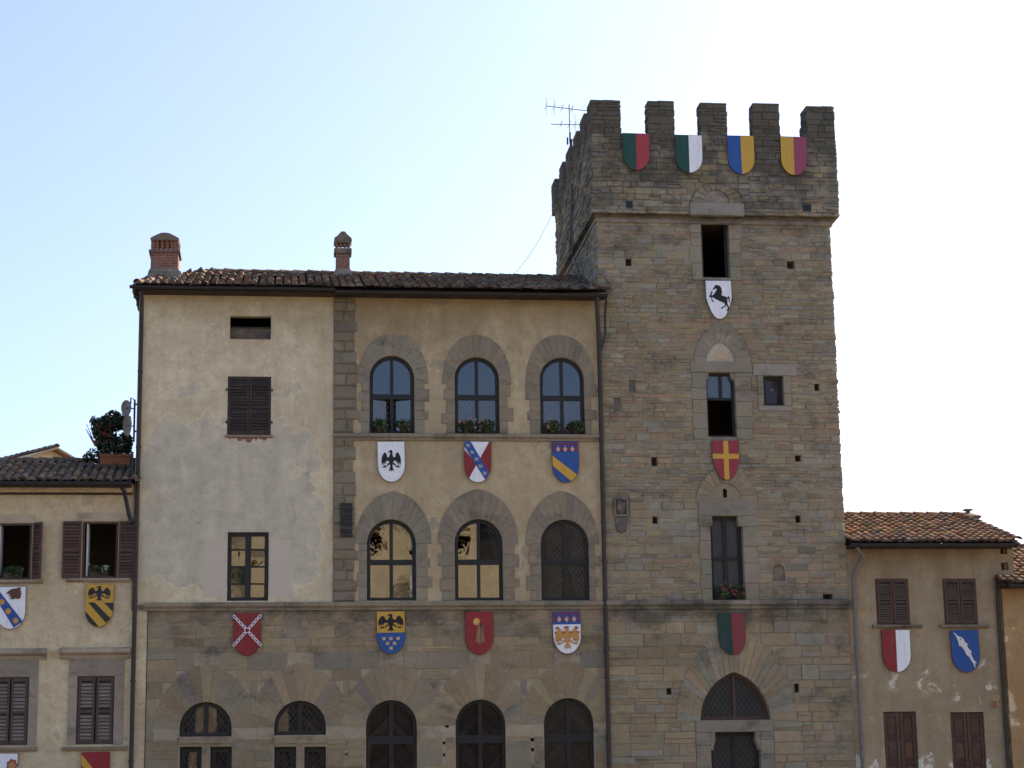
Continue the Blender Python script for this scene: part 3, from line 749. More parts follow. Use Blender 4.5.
# pale patches left where shutters once hung beside the casement
b = MB(); r_ = RW(224, 436.5, 276, 441.5); n_ = 26; top = [(r_[0]+(r_[1]-r_[0])*k/n_, r_[3]) for k in range(n_+1)]
bot = [(x, r_[3]-(r_[3]-r_[2])*max(.12, q.uniform(.2, 1.35)*math.sin(math.pi*(k+.6)/(n_+1.2)))) for k, (x, z) in enumerate(top)]
b.prism(bot+top[::-1], YF-.003, YF+.01, M['brick']); b.build('exposed_brick', plw)
pk = paint_mat('pinkish_plaster', (.52, .46, .37), .93, .16, spec=.1)
for rr in (RW(204, 540, 227, 597), RW(269.5, 540, 291, 597)):
    pts = rect(*rr); q_ = []; b = MB()
    for i in range(4):
        p0, p1 = pts[i], pts[(i+1) % 4]
        for t in range(8): q_.append((p0[0]+(p1[0]-p0[0])*t/8+q.uniform(-.018, .018), p0[1]+(p1[1]-p0[1])*t/8+q.uniform(-.018, .018)))
    b.prism(q_, YF-.004, YF+.01, pk); b.build('plaster_patch', plw)
# shell: side, back and floors
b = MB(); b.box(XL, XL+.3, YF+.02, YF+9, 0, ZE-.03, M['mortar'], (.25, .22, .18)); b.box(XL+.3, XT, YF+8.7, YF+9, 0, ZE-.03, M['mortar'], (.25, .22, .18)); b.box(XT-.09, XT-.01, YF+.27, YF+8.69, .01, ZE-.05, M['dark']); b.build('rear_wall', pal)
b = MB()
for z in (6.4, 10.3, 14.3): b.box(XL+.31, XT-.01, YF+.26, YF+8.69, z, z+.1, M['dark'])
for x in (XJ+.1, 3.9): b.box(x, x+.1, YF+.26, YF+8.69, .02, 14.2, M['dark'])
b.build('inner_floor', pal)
# eaves, roof, gutter
YEV = YF-.62; zev = W(335, 287.5, YEV)[1]; SL = rad(19.0); RUN = 4.3
xl, xr = W(134.5, 287, YEV)[0], W(611, 289, YEV)[0]
u_, v_ = Vector((1, 0, 0)), Vector((0, math.cos(SL), math.sin(SL)))
HX = 1.7; S_ = RUN/math.cos(SL)
def in_front(u, v):
    if u < HX*v/S_ or v > S_: return False
    return u < (XT+.02-xl) or v < .62/math.cos(SL)-(u-(XT-xl))*1.2
b = MB(); q = random.Random(21)
tile_roof(b, (xl, YEV, zev), u_, v_, xr-xl, S_, in_front, TILES, q)
zr = zev+RUN*math.tan(SL)-.02
b.poly([(xl, YEV, zev-.03), (XT, YEV, zev-.03), (XT, YEV+RUN, zr-.03), (xl+HX, YEV+RUN, zr-.03)], M['tile_base'])
b.poly([(XT, YEV, zev-.03), (xr, YEV, zev-.03), (XT+.1, YF-.03, zev+.2), (XT, YF-.03, zev+.2)], M['tile_base'])
# hip end and rear slope
hv = Vector((HX, 0, zr-zev)).normalized(); hl = math.hypot(HX, zr-zev)
tile_roof(b, (xl, YEV+2*RUN, zev), (0, -1, 0), hv, 2*RUN, hl, lambda u, v: v < hl and RUN*v/hl < u < 2*RUN-RUN*v/hl, TILES, q)
b.poly([(xl, YEV+2*RUN, zev-.03), (xl, YEV, zev-.03), (xl+HX, YEV+RUN, zr-.03)], M['tile_base'])
b.poly([(XT, YEV+2*RUN, zev), (xl, YEV+2*RUN, zev), (xl+HX, YEV+RUN, zr), (XT, YEV+RUN, zr)], M['tile'], TILES[0])
ridge_caps(b, (xl+HX, YEV+RUN, zr+.03), (XT, YEV+RUN, zr+.0), TILES, q); ridge_caps(b, (xl+.05, YEV+.05, zev+.05), (xl+HX, YEV+RUN, zr+.03), TILES, q, .095)
roof = b.build('roof', pal)
b = MB(); b.box(xl+.12, XT-.02, YEV+.14, YF+.0, zev-.10, zev-.075, M['beam']); b.box(XT-.02, xr-.1, YEV+.14, YF-.06, zev-.10, zev-.075, M['beam'])
b.build('eaves', pal)
b = MB()
for xa, xb, dz in ((xl-.12, W(335, 290, YEV)[0], .02), (W(335, 290, YEV)[0], xr-.12, -.04)):
    z = zev-.055+dz; y = YEV+.0; rows = []
    for xx in (xa, xb): rows.append([(xx, y+math.cos(math.pi*k/8)*.062, z-math.sin(math.pi*k/8)*.062) for k in range(9)])
    b.grid(rows, M['gutter'], (1, 1, 1), True); b.grid([[(xx, y+math.cos(math.pi*k/8)*.056, z-math.sin(math.pi*k/8)*.056) for k in range(9)] for xx in (xa, xb)], M['gutter'])
    b.tube([(xa, y-.062, z), (xb, y-.062, z)], .012, M['gutter'])
    for xx in (xa, xb): b.poly([(xx, y+math.cos(math.pi*k/8)*.062, z-math.sin(math.pi*k/8)*.062) for k in range(9)], M['gutter'])
b.build('gutter', pal)
b = MB()
pa = [W(139.5, 293, YEV)[0], W(143.2, 318)[0], W(137.5, 420)[0], W(132.5, 760)[0]]
pipe(b, [(pa[0]+.03, YEV+.05, zev-.14), (pa[0]+.05, YEV+.12, zev-.30), (XL+.07, YF-.09, zev-.95), (XL+.07, YF-.09, .1)], .055, M['pipe'])
b.build('downpipe', pal)
b = MB()
pipe(b, [(xr-.35, YEV+.04, zev-.14), (xr-.36, YEV+.1, zev-.3), (XT+.0, YF-.10, zev-1.15), (XT+.0, YF-.10, .1)], .058, M['pipe'])
pipe(b, [(xr-.10, YEV+.10, zev-.05), (xr-.09, YF-.12, zev-.5), (xr-.09, YF-.12, zev-1.05), (XT+.03, YF-.12, zev-1.5), (XT+.03, YF-.12, zev-6.2)], .03, M['pipe'])
b.build('downpipe', pal)
# chimneys
def chimney(parent, x, y, zb, wdt, dep, zneck, zopen0, zopen1, piers, prof, name='chimney'):
    """brick shaft, projecting band, little piers with open gaps, and a cap with the outline prof (half widths, heights)"""
    b = MB(); a = wdt/2
    b.box(x-a, x+a, y, y+dep, zb, zneck, M['brick']); b.box(x-a-.05, x+a+.05, y-.05, y+dep+.05, zneck, zopen0, M['cap'], (.13, .10, .085))
    sk = lambda e, z: [(x-a-e, y-e, z), (x+a+e, y-e, z), (x+a+e, y+dep+e, z), (x-a-e, y+dep+e, z)]
    b.grid([sk(.11, zb), sk(.05, zb+.32), sk(.004, zb+.42)], M['mortar'], (.20, .19, .17), False, True)
    o = b.build(name, parent); b = MB()
    for k in range(piers+1):
        t = k/piers; pw = wdt*.10 if 0 < k < piers else wdt*.15; cx = x-a+pw/2+(wdt-pw)*t
        for yy in (y, y+dep-.08): b.box(cx-pw/2, cx+pw/2, yy, yy+.08, zopen0, zopen1, M['brick'])
    pts = [(x-p*a, z) for p, z in prof]+[(x+p*a, z) for p, z in prof[::-1]]
    b.prism(pts, y-.07, y+dep+.07, M['cap'], (.15, .13, .105)); b.box(x-a*.98, x+a*.98, y+.01, y+dep-.01, zopen1-.001, zopen1+.04, M['brick'])
    b.build('chimney_cap', o)
yc = YEV+1.5; zz = lambda py: W(165, py, yc)[1]; c0 = W(150.8, 255, yc)[0]; c1 = W(178.2, 255, yc)[0]
chimney(pal, (c0+c1)/2, yc, zev+.42, c1-c0, .75, zz(252.5), zz(250), zz(240.5), 5, [(1.0, zz(240.5)), (1.06, zz(238.8)), (.72, zz(236.2)), (.30, zz(233.6)), (.0, zz(233.2))])
yc = YEV+3.4; zz = lambda py: W(343, py, yc)[1]; c0 = W(336, 260, yc)[0]; c1 = W(349.8, 260, yc)[0]
chimney(pal, (c0+c1)/2, yc, zev+1.0, c1-c0, .38, zz(253.5), zz(248.5), zz(243), 3, [(1.05, zz(243)), (1.3, zz(241)), (1.22, zz(238.2)), (.9, zz(236.8)), (.45, zz(233.6)), (.30, zz(232.2)), (0, zz(232))])

# ================================================================== TOWER
TX0, TX1, TY1 = 8.20, 14.45, YF+6.4
tow = thing('crenellated_tower', (11.3, YF, 0), 'tall square rubble stone tower with battlements and pointed niches', 'tower')
ZB0 = W(714, 219, YF)[1]                     # underside of the corbel band
w_top = RW(701.5, 216, 729, 278); w_mid = RW(707, 372.5, 735.5, 436.8); w_low = RW(711.2, 516, 743.6, 602.5); w_sq = RW(763.6, 375.7, 783.6, 405.8)
def shoulder(r, dx0, dx1, dz):
    x0, x1, z0, z1 = r; return [(x0, z0), (x1, z0), (x1, z1-dz), (x1-dx1*.4, z1-dz), (x1-dx1, z1-dz*.45), (x1-dx1, z1), (x0+dx0, z1), (x0+dx0, z1-dz*.45), (x0+dx0*.4, z1-dz), (x0, z1-dz)]
o_mid = shoulder(w_mid, .07, .1, .19); o_low = shoulder(w_low, .06, .12, .26)
lr = RW(699.7, 672, 769.5, 720); o_lun = arch_pointed(lr[0], lr[1], lr[2], lr[2], lr[3], 10)
dr = RW(711, 732, 760.5, 768); o_door = shoulder((dr[0], dr[1], .15, dr[3]), .12, .12, .45)
nr = RW(772.5, 564, 785, 581); o_niche = arch_round(*nr)
sr = RW(723, 488.5, 727, 497.5); o_slit = arch_round(*sr)
put = [RW(*t) for t in [(629, 380, 635.2, 392), (614, 397.5, 620.5, 410), (651.5, 457, 657.2, 466), (795, 455.2, 801, 461.6), (814.3, 383.8, 819.4, 391), (625.6, 258.5, 631.5, 266), (787, 261, 794.6, 269), (625.8, 201, 632.5, 207.8), (802.5, 204.5, 810.5, 211.5), (652.5, 516.5, 657.7, 523.8), (795.6, 515.5, 800.6, 523), (823, 594, 832.8, 601), (666.5, 688, 671.5, 694.5), (794.4, 683.5, 799, 692.5), (723, 604.5, 724, 606)][:14]]
ty_r = RW(706, 342, 734, 361.8); o_tym = arch_pointed(ty_r[0], ty_r[1], ty_r[2], ty_r[2], ty_r[3], 8)
ZCT0, ZCT1 = W(730, 609, YF)[1], W(730, 600.3, YF)[1]
b = MB()
below = [p_ for p_ in put if p_[3] < ZB0]
holes = [rect(*w_top[:3], min(w_top[3], ZB0-.02)), o_mid, o_low, rect(*w_sq), o_lun, o_door, o_niche, o_slit]+[rect(*p_) for p_ in below]
wall_sheet(b, rect(TX0, TX1, 0, ZB0+.05), holes, front(YF), .3, M['mortar'], (.24, .217, .165))
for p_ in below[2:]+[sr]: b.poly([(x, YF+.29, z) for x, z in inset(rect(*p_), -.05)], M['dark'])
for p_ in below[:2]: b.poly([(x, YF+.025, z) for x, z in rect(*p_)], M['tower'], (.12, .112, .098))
b.poly([(x, YF+.10, z) for x, z in rect(*nr)], M['tower'], (.20, .18, .14))
# other three sides
SIDE_L = lambda u, z, d: (TX0-d, YF+u, z)
SIDE_R = lambda u, z, d: (TX1+d, YF+u, z)
for P_ in (SIDE_L, SIDE_R): b.poly([P_(u, z, 0) for u, z in rect(0, 6.4, 0, ZB0+.05)], M['mortar'], (.24, .217, .165))
b.poly([(x, TY1, z) for x, z in rect(TX0, TX1, 0, 17)], M['mortar'], (.24, .217, .165))
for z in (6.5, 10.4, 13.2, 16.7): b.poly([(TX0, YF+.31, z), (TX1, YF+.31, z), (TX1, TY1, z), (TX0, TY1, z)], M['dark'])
# dressed stones round the openings are laid separately; the rubble stops there
hood_m = RW(693, 321, 750, 364.5); hood_l = RW(695, 466, 757, 503); h_low = RW(675, 625, 795, 721)
dress = [rect(*RW(692.5, 358, 751.5, 437)), arch_pointed(hood_m[0], hood_m[1], hood_m[2], hood_m[2], hood_m[3]), rect(*RW(700, 499, 757.5, 603.5)), arch_pointed(hood_l[0], hood_l[1], hood_l[2], hood_l[2], hood_l[3]),
         rect(*RW(691, 216, 740.5, 281)), rect(*RW(757.5, 365, 791, 411)), arch_pointed(h_low[0], h_low[1], h_low[2], h_low[2], h_low[3]), rect(*RW(696, 721, 774, 768)),
         inset(o_niche, -.03), rect(*RW(612.8, 497, 629.2, 534.5))]+[inset(rect(*p_), -.012) for p_ in below]
dress[7] = rect(dress[7][0][0], dress[7][1][0], 0, dress[7][2][1])
hc = lambda z: .25 if z < 6.4 else .135 if z < 9 else .12 if z < 11.3 else .085 if z < 13.6 else .125
wc = lambda z: .52 if z < 6.4 else .34 if z < 9 else .32 if z < 11.3 else .25 if z < 13.6 else .29
masonry(b, front(YF), lambda z: (TX0, TX1), 0, ZCT0, hc, wc, pal_tower, M['tower'], dress, gap=.012, out=(.008, .026), rough=.008, over=.01, seed=8, cham=.01)
masonry(b, front(YF), lambda z: (TX0+q.uniform(-.02, .02), TX1), ZCT1, ZB0, hc, wc, pal_tower, M['tower'], dress, gap=.018, out=(.004, .026), rough=.019, over=.05, seed=9, cham=.014)
masonry(b, SIDE_L, lambda z: (.02, 6.38), 13.5, ZB0, hc, wc, pal_side, M['tower'], (), out=(.01, .035), seed=10, rough=.012)
masonry(b, SIDE_R, lambda z: (.02, 6.38), 0, ZB0, hc, wc, pal_side, M['tower'], (), out=(.01, .045), seed=12, rough=.012)
b.build('wall', tow)
q = random.Random(31)
# dressed surrounds
b = MB()
x0, x1, z0, z1 = w_mid; X0, X1, Z0, Z1 = RW(692.5, 361.8, 751.5, 437)
blocks_col(b, X0, x0-.0, Z0-.06, Z1-.29, YF-.03, YF+.02, M['trim'], pal_trim2, q, .36, .05, 0); blocks_col(b, x1+.0, X1, Z0-.06, Z1-.29, YF-.03, YF+.02, M['trim'], pal_trim2, q, .36, 0, .08)
zt = w_mid[3]; b.prism(rect(X0-.02, X1+.03, zt+.002, ty_r[2]-.004), YF-.036, YF+.02, M['trim'], (.215, .20, .165), ch=.01)
b.prism(rect(X0-.02, x0+.06, Z1-.285, zt-.002), YF-.034, YF+.2, M['trim'], (.21, .197, .163)); b.prism(rect(x1-.09, X1+.03, Z1-.285, zt-.002), YF-.034, YF+.2, M['trim'], (.21, .197, .163))
inner = resample(curve_pointed(ty_r[0], ty_r[1], ty_r[2], ty_r[3], 8), 24); outer = resample(curve_pointed(hood_m[0], hood_m[1], hood_m[2]-.02, hood_m[3], 10), 24)
voussoirs(b, inner, outer, YF-.034, YF+.03, M['trim'], pal_trim2, q, 2, .006)
b.prism(inset(o_tym, .004), YF-.008, YF+.06, M['trim'], (.36, .335, .27))
cx = (ty_r[0]+ty_r[1])/2; b.prism([(cx-.09, ty_r[2]+.06), (cx+.09, ty_r[2]+.06), (cx+.10, ty_r[2]+.22), (cx, ty_r[2]+.34), (cx-.10, ty_r[2]+.22)], YF-.02, YF+.04, M['trim'], (.42, .33, .2))
b.build('pointed_niche', tow)
b = MB(); x0, x1, z0, z1 = w_low; X0, X1, Z0, Z1 = RW(700.5, 500, 757, 602.5)
zt = w_low[3]
blocks_col(b, X0, x0, Z0-.03, zt-.27, YF-.03, YF+.02, M['trim'], pal_trim2, q, .42, .04, 0); blocks_col(b, x1, X1, Z0-.03, zt-.27, YF-.03, YF+.02, M['trim'], pal_trim2, q, .42, 0, .06)
b.prism(rect(X0-.02, X1+.03, zt+.002, Z1+.02), YF-.036, YF+.02, M['trim'], (.215, .20, .165), ch=.01)
b.prism(rect(X0-.02, x0+.055, zt-.265, zt-.002), YF-.034, YF+.2, M['trim'], (.21, .197, .163)); b.prism(rect(x1-.11, X1+.03, zt-.265, zt-.002), YF-.034, YF+.2, M['trim'], (.21, .197, .163))
t2 = RW(708, 483, 741, 499.5); inner = resample(arch_round(t2[0], t2[1], t2[2], t2[3], 20)[2:][::-1], 24); outer = resample(curve_pointed(hood_l[0], hood_l[1], hood_l[2]-.03, hood_l[3], 10), 24)
voussoirs(b, inner, outer, YF-.032, YF+.03, M['trim'], pal_tower, q, 2, .01)
tp = arch_round(t2[0], t2[1], t2[2]-.04, t2[3], 16)
wall_sheet(b, inset(tp, .004), [o_slit], front(YF+.012), .1, M['trim'], (.215, .20, .165))
b.build('arched_niche', tow)
b = MB(); x0, x1, z0, z1 = w_top; X0, X1, Z0, Z1 = RW(691, 217, 740.5, 280.5)
blocks_col(b, X0, x0, Z0, ZB0-.0, YF-.026, YF+.02, M['trim'], pal_trim2, q, .38, .06, 0); blocks_col(b, x1, X1, Z0, ZB0-.0, YF-.026, YF+.02, M['trim'], pal_trim2, q, .38, 0, .06)
b.prism(rect(x0-.04, x1+.04, Z0, z0), YF-.05, YF+.2, M['trim'], (.27, .25, .21), ch=.01)
for xx in (x0+.02, x1-.08): b.box(xx, xx+.06, YF+.2, YF+.25, z0, ZB0-.03, M['frame'])
b.build('stone_surround', tow)
b = MB(); x0, x1, z0, z1 = w_sq; X0, X1, Z0, Z1 = RW(757.5, 366, 791, 411)
b.prism(rect(X0-.1, X1+.16, z1, Z1+.05), YF-.03, YF+.02, M['trim'], (.245, .235, .21), ch=.01); b.prism(rect(X0, X1, Z0, z0), YF-.03, YF+.02, M['trim'], (.25, .24, .21), ch=.01)
blocks_col(b, X0, x0, z0, z1, YF-.03, YF+.02, M['trim'], pal_trim2, q, .4); blocks_col(b, x1, X1, z0, z1, YF-.03, YF+.02, M['trim'], pal_trim2, q, .4); b.build('stone_surround', tow)
b = MB()
inner = resample(curve_pointed(lr[0], lr[1], lr[2], lr[3], 10), 26); outer = resample(curve_pointed(h_low[0], h_low[1], h_low[2]-.0, h_low[3], 12), 26)
voussoirs(b, inner, outer, YF-.022, YF+.03, M['tower'], lambda u, z, q: pal_tower(0, 0, q), q, 1, .007)
X0, X1 = h_low[0]+.02, h_low[1]-.02; xa, xb = dress[7][0][0], dress[7][1][0]
zt = dr[3]; b.prism(rect(xa+.01, xb-.01, zt+.002, lr[2]-.003), YF-.034, YF+.2, M['trim'], (.225, .208, .17), ch=.01)
blocks_col(b, xa, dr[0], .05, zt, YF-.03, YF+.03, M['trim'], pal_trim2, q, .42); blocks_col(b, dr[1], xb, .05, zt, YF-.03, YF+.03, M['trim'], pal_trim2, q, .42)
b.prism([(dr[0], zt-.45), (dr[0]+.115, zt-.2), (dr[0]+.115, zt-.002), (dr[0], zt-.002)], YF-.028, YF+.25, M['trim'], (.22, .203, .168)); b.prism([(dr[1], zt-.45), (dr[1]-.115, zt-.2), (dr[1]-.115, zt-.002), (dr[1], zt-.002)], YF-.028, YF+.25, M['trim'], (.22, .203, .168))
b.build('pointed_arch', tow)
# string course on the tower
b = MB(); h = ZCT1-ZCT0; x = TX0-.02
while x < TX1+.05:
    x1 = min(TX1+.06, x+q.uniform(.7, 1.3)); e = q.uniform(-.012, .012); c = pick(q, [(.17, .16, .14), (.20, .185, .155), (.13, .125, .115)], .15)
    b.profile_x([(YF+.02, ZCT0), (YF-.06+e, ZCT0), (YF-.07+e, ZCT0+h*.3), (YF-.10+e, ZCT0+h*.4), (YF-.14+e, ZCT0+h*.5), (YF-.145+e, ZCT1-.02), (YF-.11+e, ZCT1), (YF+.02, ZCT1+.01)], x+.004, x1-.004, M['tower'], c); x = x1
b.build('string_course', tow)
# corbel band and parapet
PX0, PX1, PY0, PY1 = TX0-.13, TX1+.22, YF-.22, TY1+.3
zp0 = W(714, 214.5, PY0)[1]; zp1 = W(714, 135.5, PY0)[1]; zmt = W(720, 103.5, PY0)[1]
b = MB()
def loop(dx, z): return [(TX0-dx, YF-dx, z), (TX1+dx*1.2, YF-dx, z), (TX1+dx*1.2, TY1+dx, z), (TX0-dx, TY1+dx, z)]
zz = ZB0; hb = zp0-ZB0
b.grid([loop(0, zz-.16), loop(.06, zz-.145), loop(.065, zz-.06), loop(.025, zz-.05), loop(.025, zz-.0), loop(.085, zz+.01), loop(.115, zp0-.05), loop(.06, zp0-.04), loop(.06, zp0+.02)], M['tower'], (.21, .19, .155), False, True)
b.build('corbel_band', tow)
b = MB(); T_ = .42
b.box(PX0, PX1, PY0, PY0+T_, zp0, zp1, M['mortar'], (.17, .16, .14)); b.box(PX0, PX0+T_, PY0+T_, PY1, zp0, zp1, M['mortar'], (.17, .16, .14)); b.box(PX1-T_, PX1, PY0+T_, PY1, zp0, zp1, M['mortar'], (.17, .16, .14)); b.box(PX0+T_, PX1-T_, PY1-T_, PY1, zp0, zp1, M['mortar'], (.17, .16, .14))
b.poly([(PX0+.1, PY0+.1, zp0+.15), (PX1-.1, PY0+.1, zp0+.15), (PX1-.1, PY1-.1, zp0+.15), (PX0+.1, PY1-.1, zp0+.15)], M['dark'])
hp = lambda z: .135; wp = lambda z: .30
arch_n = RW(691, 184.5, 742, 204, PY0); lint = RW(690, 203, 744, 216.5, PY0); an = arch_round(arch_n[0], arch_n[1], arch_n[2], arch_n[2]+(arch_n[1]-arch_n[0])/2, 16)
a_h = arch_n[3]-arch_n[2]; oa = curve_pointed(arch_n[0], arch_n[1], arch_n[2], arch_n[3], 10); in_n = RW(703, 190, 729, 204, PY0); ia = curve_pointed(in_n[0], in_n[1], in_n[2], in_n[3], 10)
pup = [rect(*RW(625.8, 201, 632.5, 207.8, PY0)), rect(*RW(802.5, 204.5, 810.5, 211.5, PY0))]
blocks_ = [[(arch_n[0], arch_n[2]), (arch_n[1], arch_n[2])]+oa[::-1], rect(lint[0], lint[1], zp0-.1, lint[3])]+pup
masonry(b, front(PY0), lambda z: (PX0, PX1), zp0, zp1, hp, wp, pal_tower, M['tower'], blocks_, gap=.018, out=(.004, .03), rough=.019, over=.03, seed=41, cham=.014)
for p_ in pup: b.poly([(x, PY0-.002, z) for x, z in p_], M['frame'])  # flat dark patch painted for the shade inside each putlog hole
masonry(b, lambda u, z, d: (PX0-d, PY0+u, z), lambda z: (.02, PY1-PY0), zp0, zp1, hp, wp, pal_side, M['tower'], (), gap=.018, out=(.01, .045), rough=.016, seed=42)
masonry(b, lambda u, z, d: (PX1+d, PY0+u, z), lambda z: (.02, PY1-PY0), zp0, zp1, hp, wp, pal_side, M['tower'], (), gap=.018, out=(.01, .045), rough=.016, seed=43)
q = random.Random(44)
voussoirs(b, resample(ia, 20), resample(oa, 20), PY0-.035, PY0+.02, M['tower'], pal_tower, q, 2, .014)
for _ in range(1):
    base = [(in_n[0], in_n[2]), (in_n[1], in_n[2])]+ia[::-1]; b.prism(inset(base, .006), PY0-.012, PY0+.02, M['tower'], (.24, .22, .18))
b.prism(rect(lint[0], lint[1], lint[2]+.02, lint[3]-.01), PY0-.055, PY0+.3, M['trim'], (.23, .22, .195), ch=.015)
b.build('parapet', tow)
# battlements: every merlon a part of the tower
def merlon(x0, x1, y0, y1, z1, seed, chip=None):
    b = MB(); q = random.Random(seed); b.box(x0+.012, x1-.012, y0+.012, y1-.012, zp1+.002, z1-.03, M['mortar'], (.15, .14, .125))
    hf = lambda z: .135; wf = lambda z: .27
    masonry(b, lambda u, z, d: (x0+u, y0+.01-d, z), lambda z: (0, x1-x0), zp1, z1, hf, wf, pal_tower, M['tower'], gap=.014, out=(.006, .03), rough=.012, over=.03, seed=seed)
    masonry(b, lambda u, z, d: (x0+.01-d, y0+u, z), lambda z: (.01, y1-y0), zp1, z1, hf, wf, pal_side, M['tower'], gap=.014, out=(.006, .03), rough=.012, over=.02, seed=seed+1)
    masonry(b, lambda u, z, d: (x1-.01+d, y0+u, z), lambda z: (.01, y1-y0), zp1, z1, hf, wf, pal_side, M['tower'], gap=.014, out=(.006, .03), rough=.012, over=.02, seed=seed+2)
    masonry(b, lambda u, z, d: (x0+u, y1-.01+d, z), lambda z: (0, x1-x0), zp1, z1, hf, wf, pal_side, M['tower'], gap=.014, out=(.006, .03), rough=.012, over=.02, seed=seed+3)
    # weathered cap slabs
    x = x0-.008
    while x < x1:
        xe = min(x1+.008, x+q.uniform(.25, .45)); b.box(x+.003, xe-.003, y0-.012, y1+.01, z1-.03+q.uniform(-.01, .006), z1+.025+q.uniform(-.012, .012), M['tower'], pick(q, DARK, .2)); x = xe
    b.build('merlon', tow)
FM = [(590.5, 620, 101.2), (644.8, 673.6, 101.8), (697.2, 726.4, 103.6), (750, 779, 104.6), (803.5, 833, 107.2)]
for i, (a, c, zpx) in enumerate(FM):
    X0, X1, Z0, Z1 = RW(a, zpx, c, zpx+30, PY0)
    X0 += .09; X1 += .01
    if i == 0: X0 = PX0
    if i == 4: X1 = PX1
    merlon(X0, X1, PY0, PY0+(.62 if i in (0, 4) else .44), Z1, 50+i*5)
b = MB()
r_ = RW(798, 130.5, 806, 136, PY0); b.prism([(r_[0], zp1), (r_[1]+.1, zp1), (r_[1]+.1, r_[3]+.05), (r_[0]+.12, zp1+.05)], PY0+.0, PY0+.42, M['tower'], (.14, .13, .12)); b.build('broken_coping', tow)
mY = [PY0]+[WX(px, py, PX0)[0] for px, py in ((584.1, 120.7), (576.8, 136.9), (569.6, 152.5), (562.8, 168.1), (554.9, 184.3))]
for k, y in enumerate(mY[1:]):
    ye = y+(mY[2]-mY[1])*.55
    merlon(PX0, PX0+.44, y, ye, zmt+q.uniform(-.03, .03), 90+k*5)
    merlon(PX1-.44, PX1, y, ye, zmt-.05+q.uniform(-.03, .03), 130+k*5)
for k in range(3):
    x = PX0+1.45+k*1.4; merlon(x, x+.75, PY1-.44, PY1, zmt-.02, 170+k*5)
# tower windows
x0, x1, z0, z1 = w_mid; xm = (x0+x1)/2+.03; zq = W(720, 398)[1]
window(tow, rect(x0+.004, x1-.004, z0+.004, z1-.004), [((xm, zq), (xm, z1-.03), .085), ((x0+.03, zq), (x1-.03, zq), .07)], [rect(x0, xm-.04, zq+.03, z1), rect(xm+.04, x1, zq+.03, z1)], y=YF+.16, fw=.06, lat=.07)
x0, x1, z0, z1 = w_low; xm = (x0+x1)/2-.02; zq = W(725, 558)[1]
window(tow, rect(x0+.004, x1-.004, z0+.004, z1-.004), [((xm, z0+.02), (xm, z1-.03), .10), ((x0+.03, zq), (x1-.03, zq), .07)], four(x0, x1, z0, z1, xm, zq, .09, .06), y=YF+.15, fw=.085, lat=.075, glass=M['glassold'], reflection_sheet=.12, bm=M['blindpale'])
x0, x1, z0, z1 = w_sq
wn = window(tow, rect(x0+.01, x1-.01, z0+.01, z1-.01), [], [rect(x0, x1, z0, z1)], y=YF+.12, fw=.07, glass=M['glassold'], tilts=[(.2, .1)])
b = MB(); b.box(x0+.06, x1-.06, YF+.17, YF+.2, z0+.06, z1-.06, M['shutter_dark']); b.tube([((x0+x1)/2-.01, YF+.165, (z0+z1)/2+.05), ((x0+x1)/2-.01, YF+.14, (z0+z1)/2+.05)], .025, M['metal']); b.build('shutter', wn)
xm = (lr[0]+lr[1])/2+.02; o = inset(o_lun, .006)
wn = window(tow, o, [((xm, lr[2]+.03), (xm, lr[3]-.06), .08), ((lr[0]+.08, lr[2]+.05), (lr[1]-.08, lr[2]+.05), .09)], [rect(lr[0], xm-.03, lr[2], lr[3]), rect(xm+.03, lr[1], lr[2], lr[3])], y=YF+.17, fw=.07, fm=M['framebrown'], glass=M['glassold'], lat=.09, name='lunette_window', reflection_sheet=.10)
xm = (dr[0]+dr[1])/2
wn = window(tow, rect(dr[0]+.01, dr[1]-.01, .15, dr[3]-.01), [((xm, .2), (xm, dr[3]-.05), .09)], [rect(dr[0], xm-.04, .2, dr[3]), rect(xm+.04, dr[1], .2, dr[3])], y=YF+.2, fw=.08, fm=M['frame'], glass=M['glassold'], lat=.09, name='door', reflection_sheet=.10)
b = MB(); b.box(TX0+.3, TX1-.3, YF+3.2, YF+3.3, .1, 16, M['dark']); b.build('inner_partition', tow)
# carved coat of arms plaque on the tower
r = RW(614, 498, 628.2, 533.5); zmid = W(621, 516.5)[1]; b = MB(); cx = (r[0]+r[1])/2; dk = (.125, .115, .10)
b.ring(rect(r[0], r[1], zmid, r[3]), inset(rect(r[0], r[1], zmid, r[3]), .045), YF-.06, YF+.02, M['tower'], (.17, .16, .14)); b.box(r[0]+.04, r[1]-.04, YF-.012, YF+.02, zmid+.04, r[3]-.04, M['tower'], (.085, .08, .072))
b.prism([(cx-.1, r[3]-.14), (cx-.1, zmid+.18), (cx, zmid+.08), (cx+.1, zmid+.18), (cx+.1, r[3]-.14)], YF-.05, YF, M['tower'], (.2, .19, .165), ch=.02)
b.tube([(cx-.08, YF-.05, r[3]-.10), (cx+.02, YF-.065, r[3]-.16), (cx+.09, YF-.05, zmid+.2), (cx-.03, YF-.06, zmid+.12)], .025, M['tower'], (.19, .18, .16))
b.prism([(r[0]+.02, zmid-.02), (r[0]+.05, r[2]+.07), (cx, r[2]), (r[1]-.05, r[2]+.07), (r[1]-.02, zmid-.02)], YF-.05, YF+.02, M['tower'], (.105, .1, .09), ch=.02)
b.build('carved_plaque', tow)
# conduit down the left flank of the tower and vent loop
b = MB(); ya, za = WX(571.7, 184, PX0-.05); yb, zb = WX(571.9, 250, PX0-.05); yc, zc = WX(584, 277, PX0-.05)
b.tube([(PX0-.07, ya, za), (PX0-.07, yb, zb), (PX0-.09, yb-.5, zb-.42), (PX0-.02, yb-1.2, zb-1.1), (PX0+.02, yb-1.4, 15.1)], .035, M['pipegrey'])
b.build('conduit', tow)

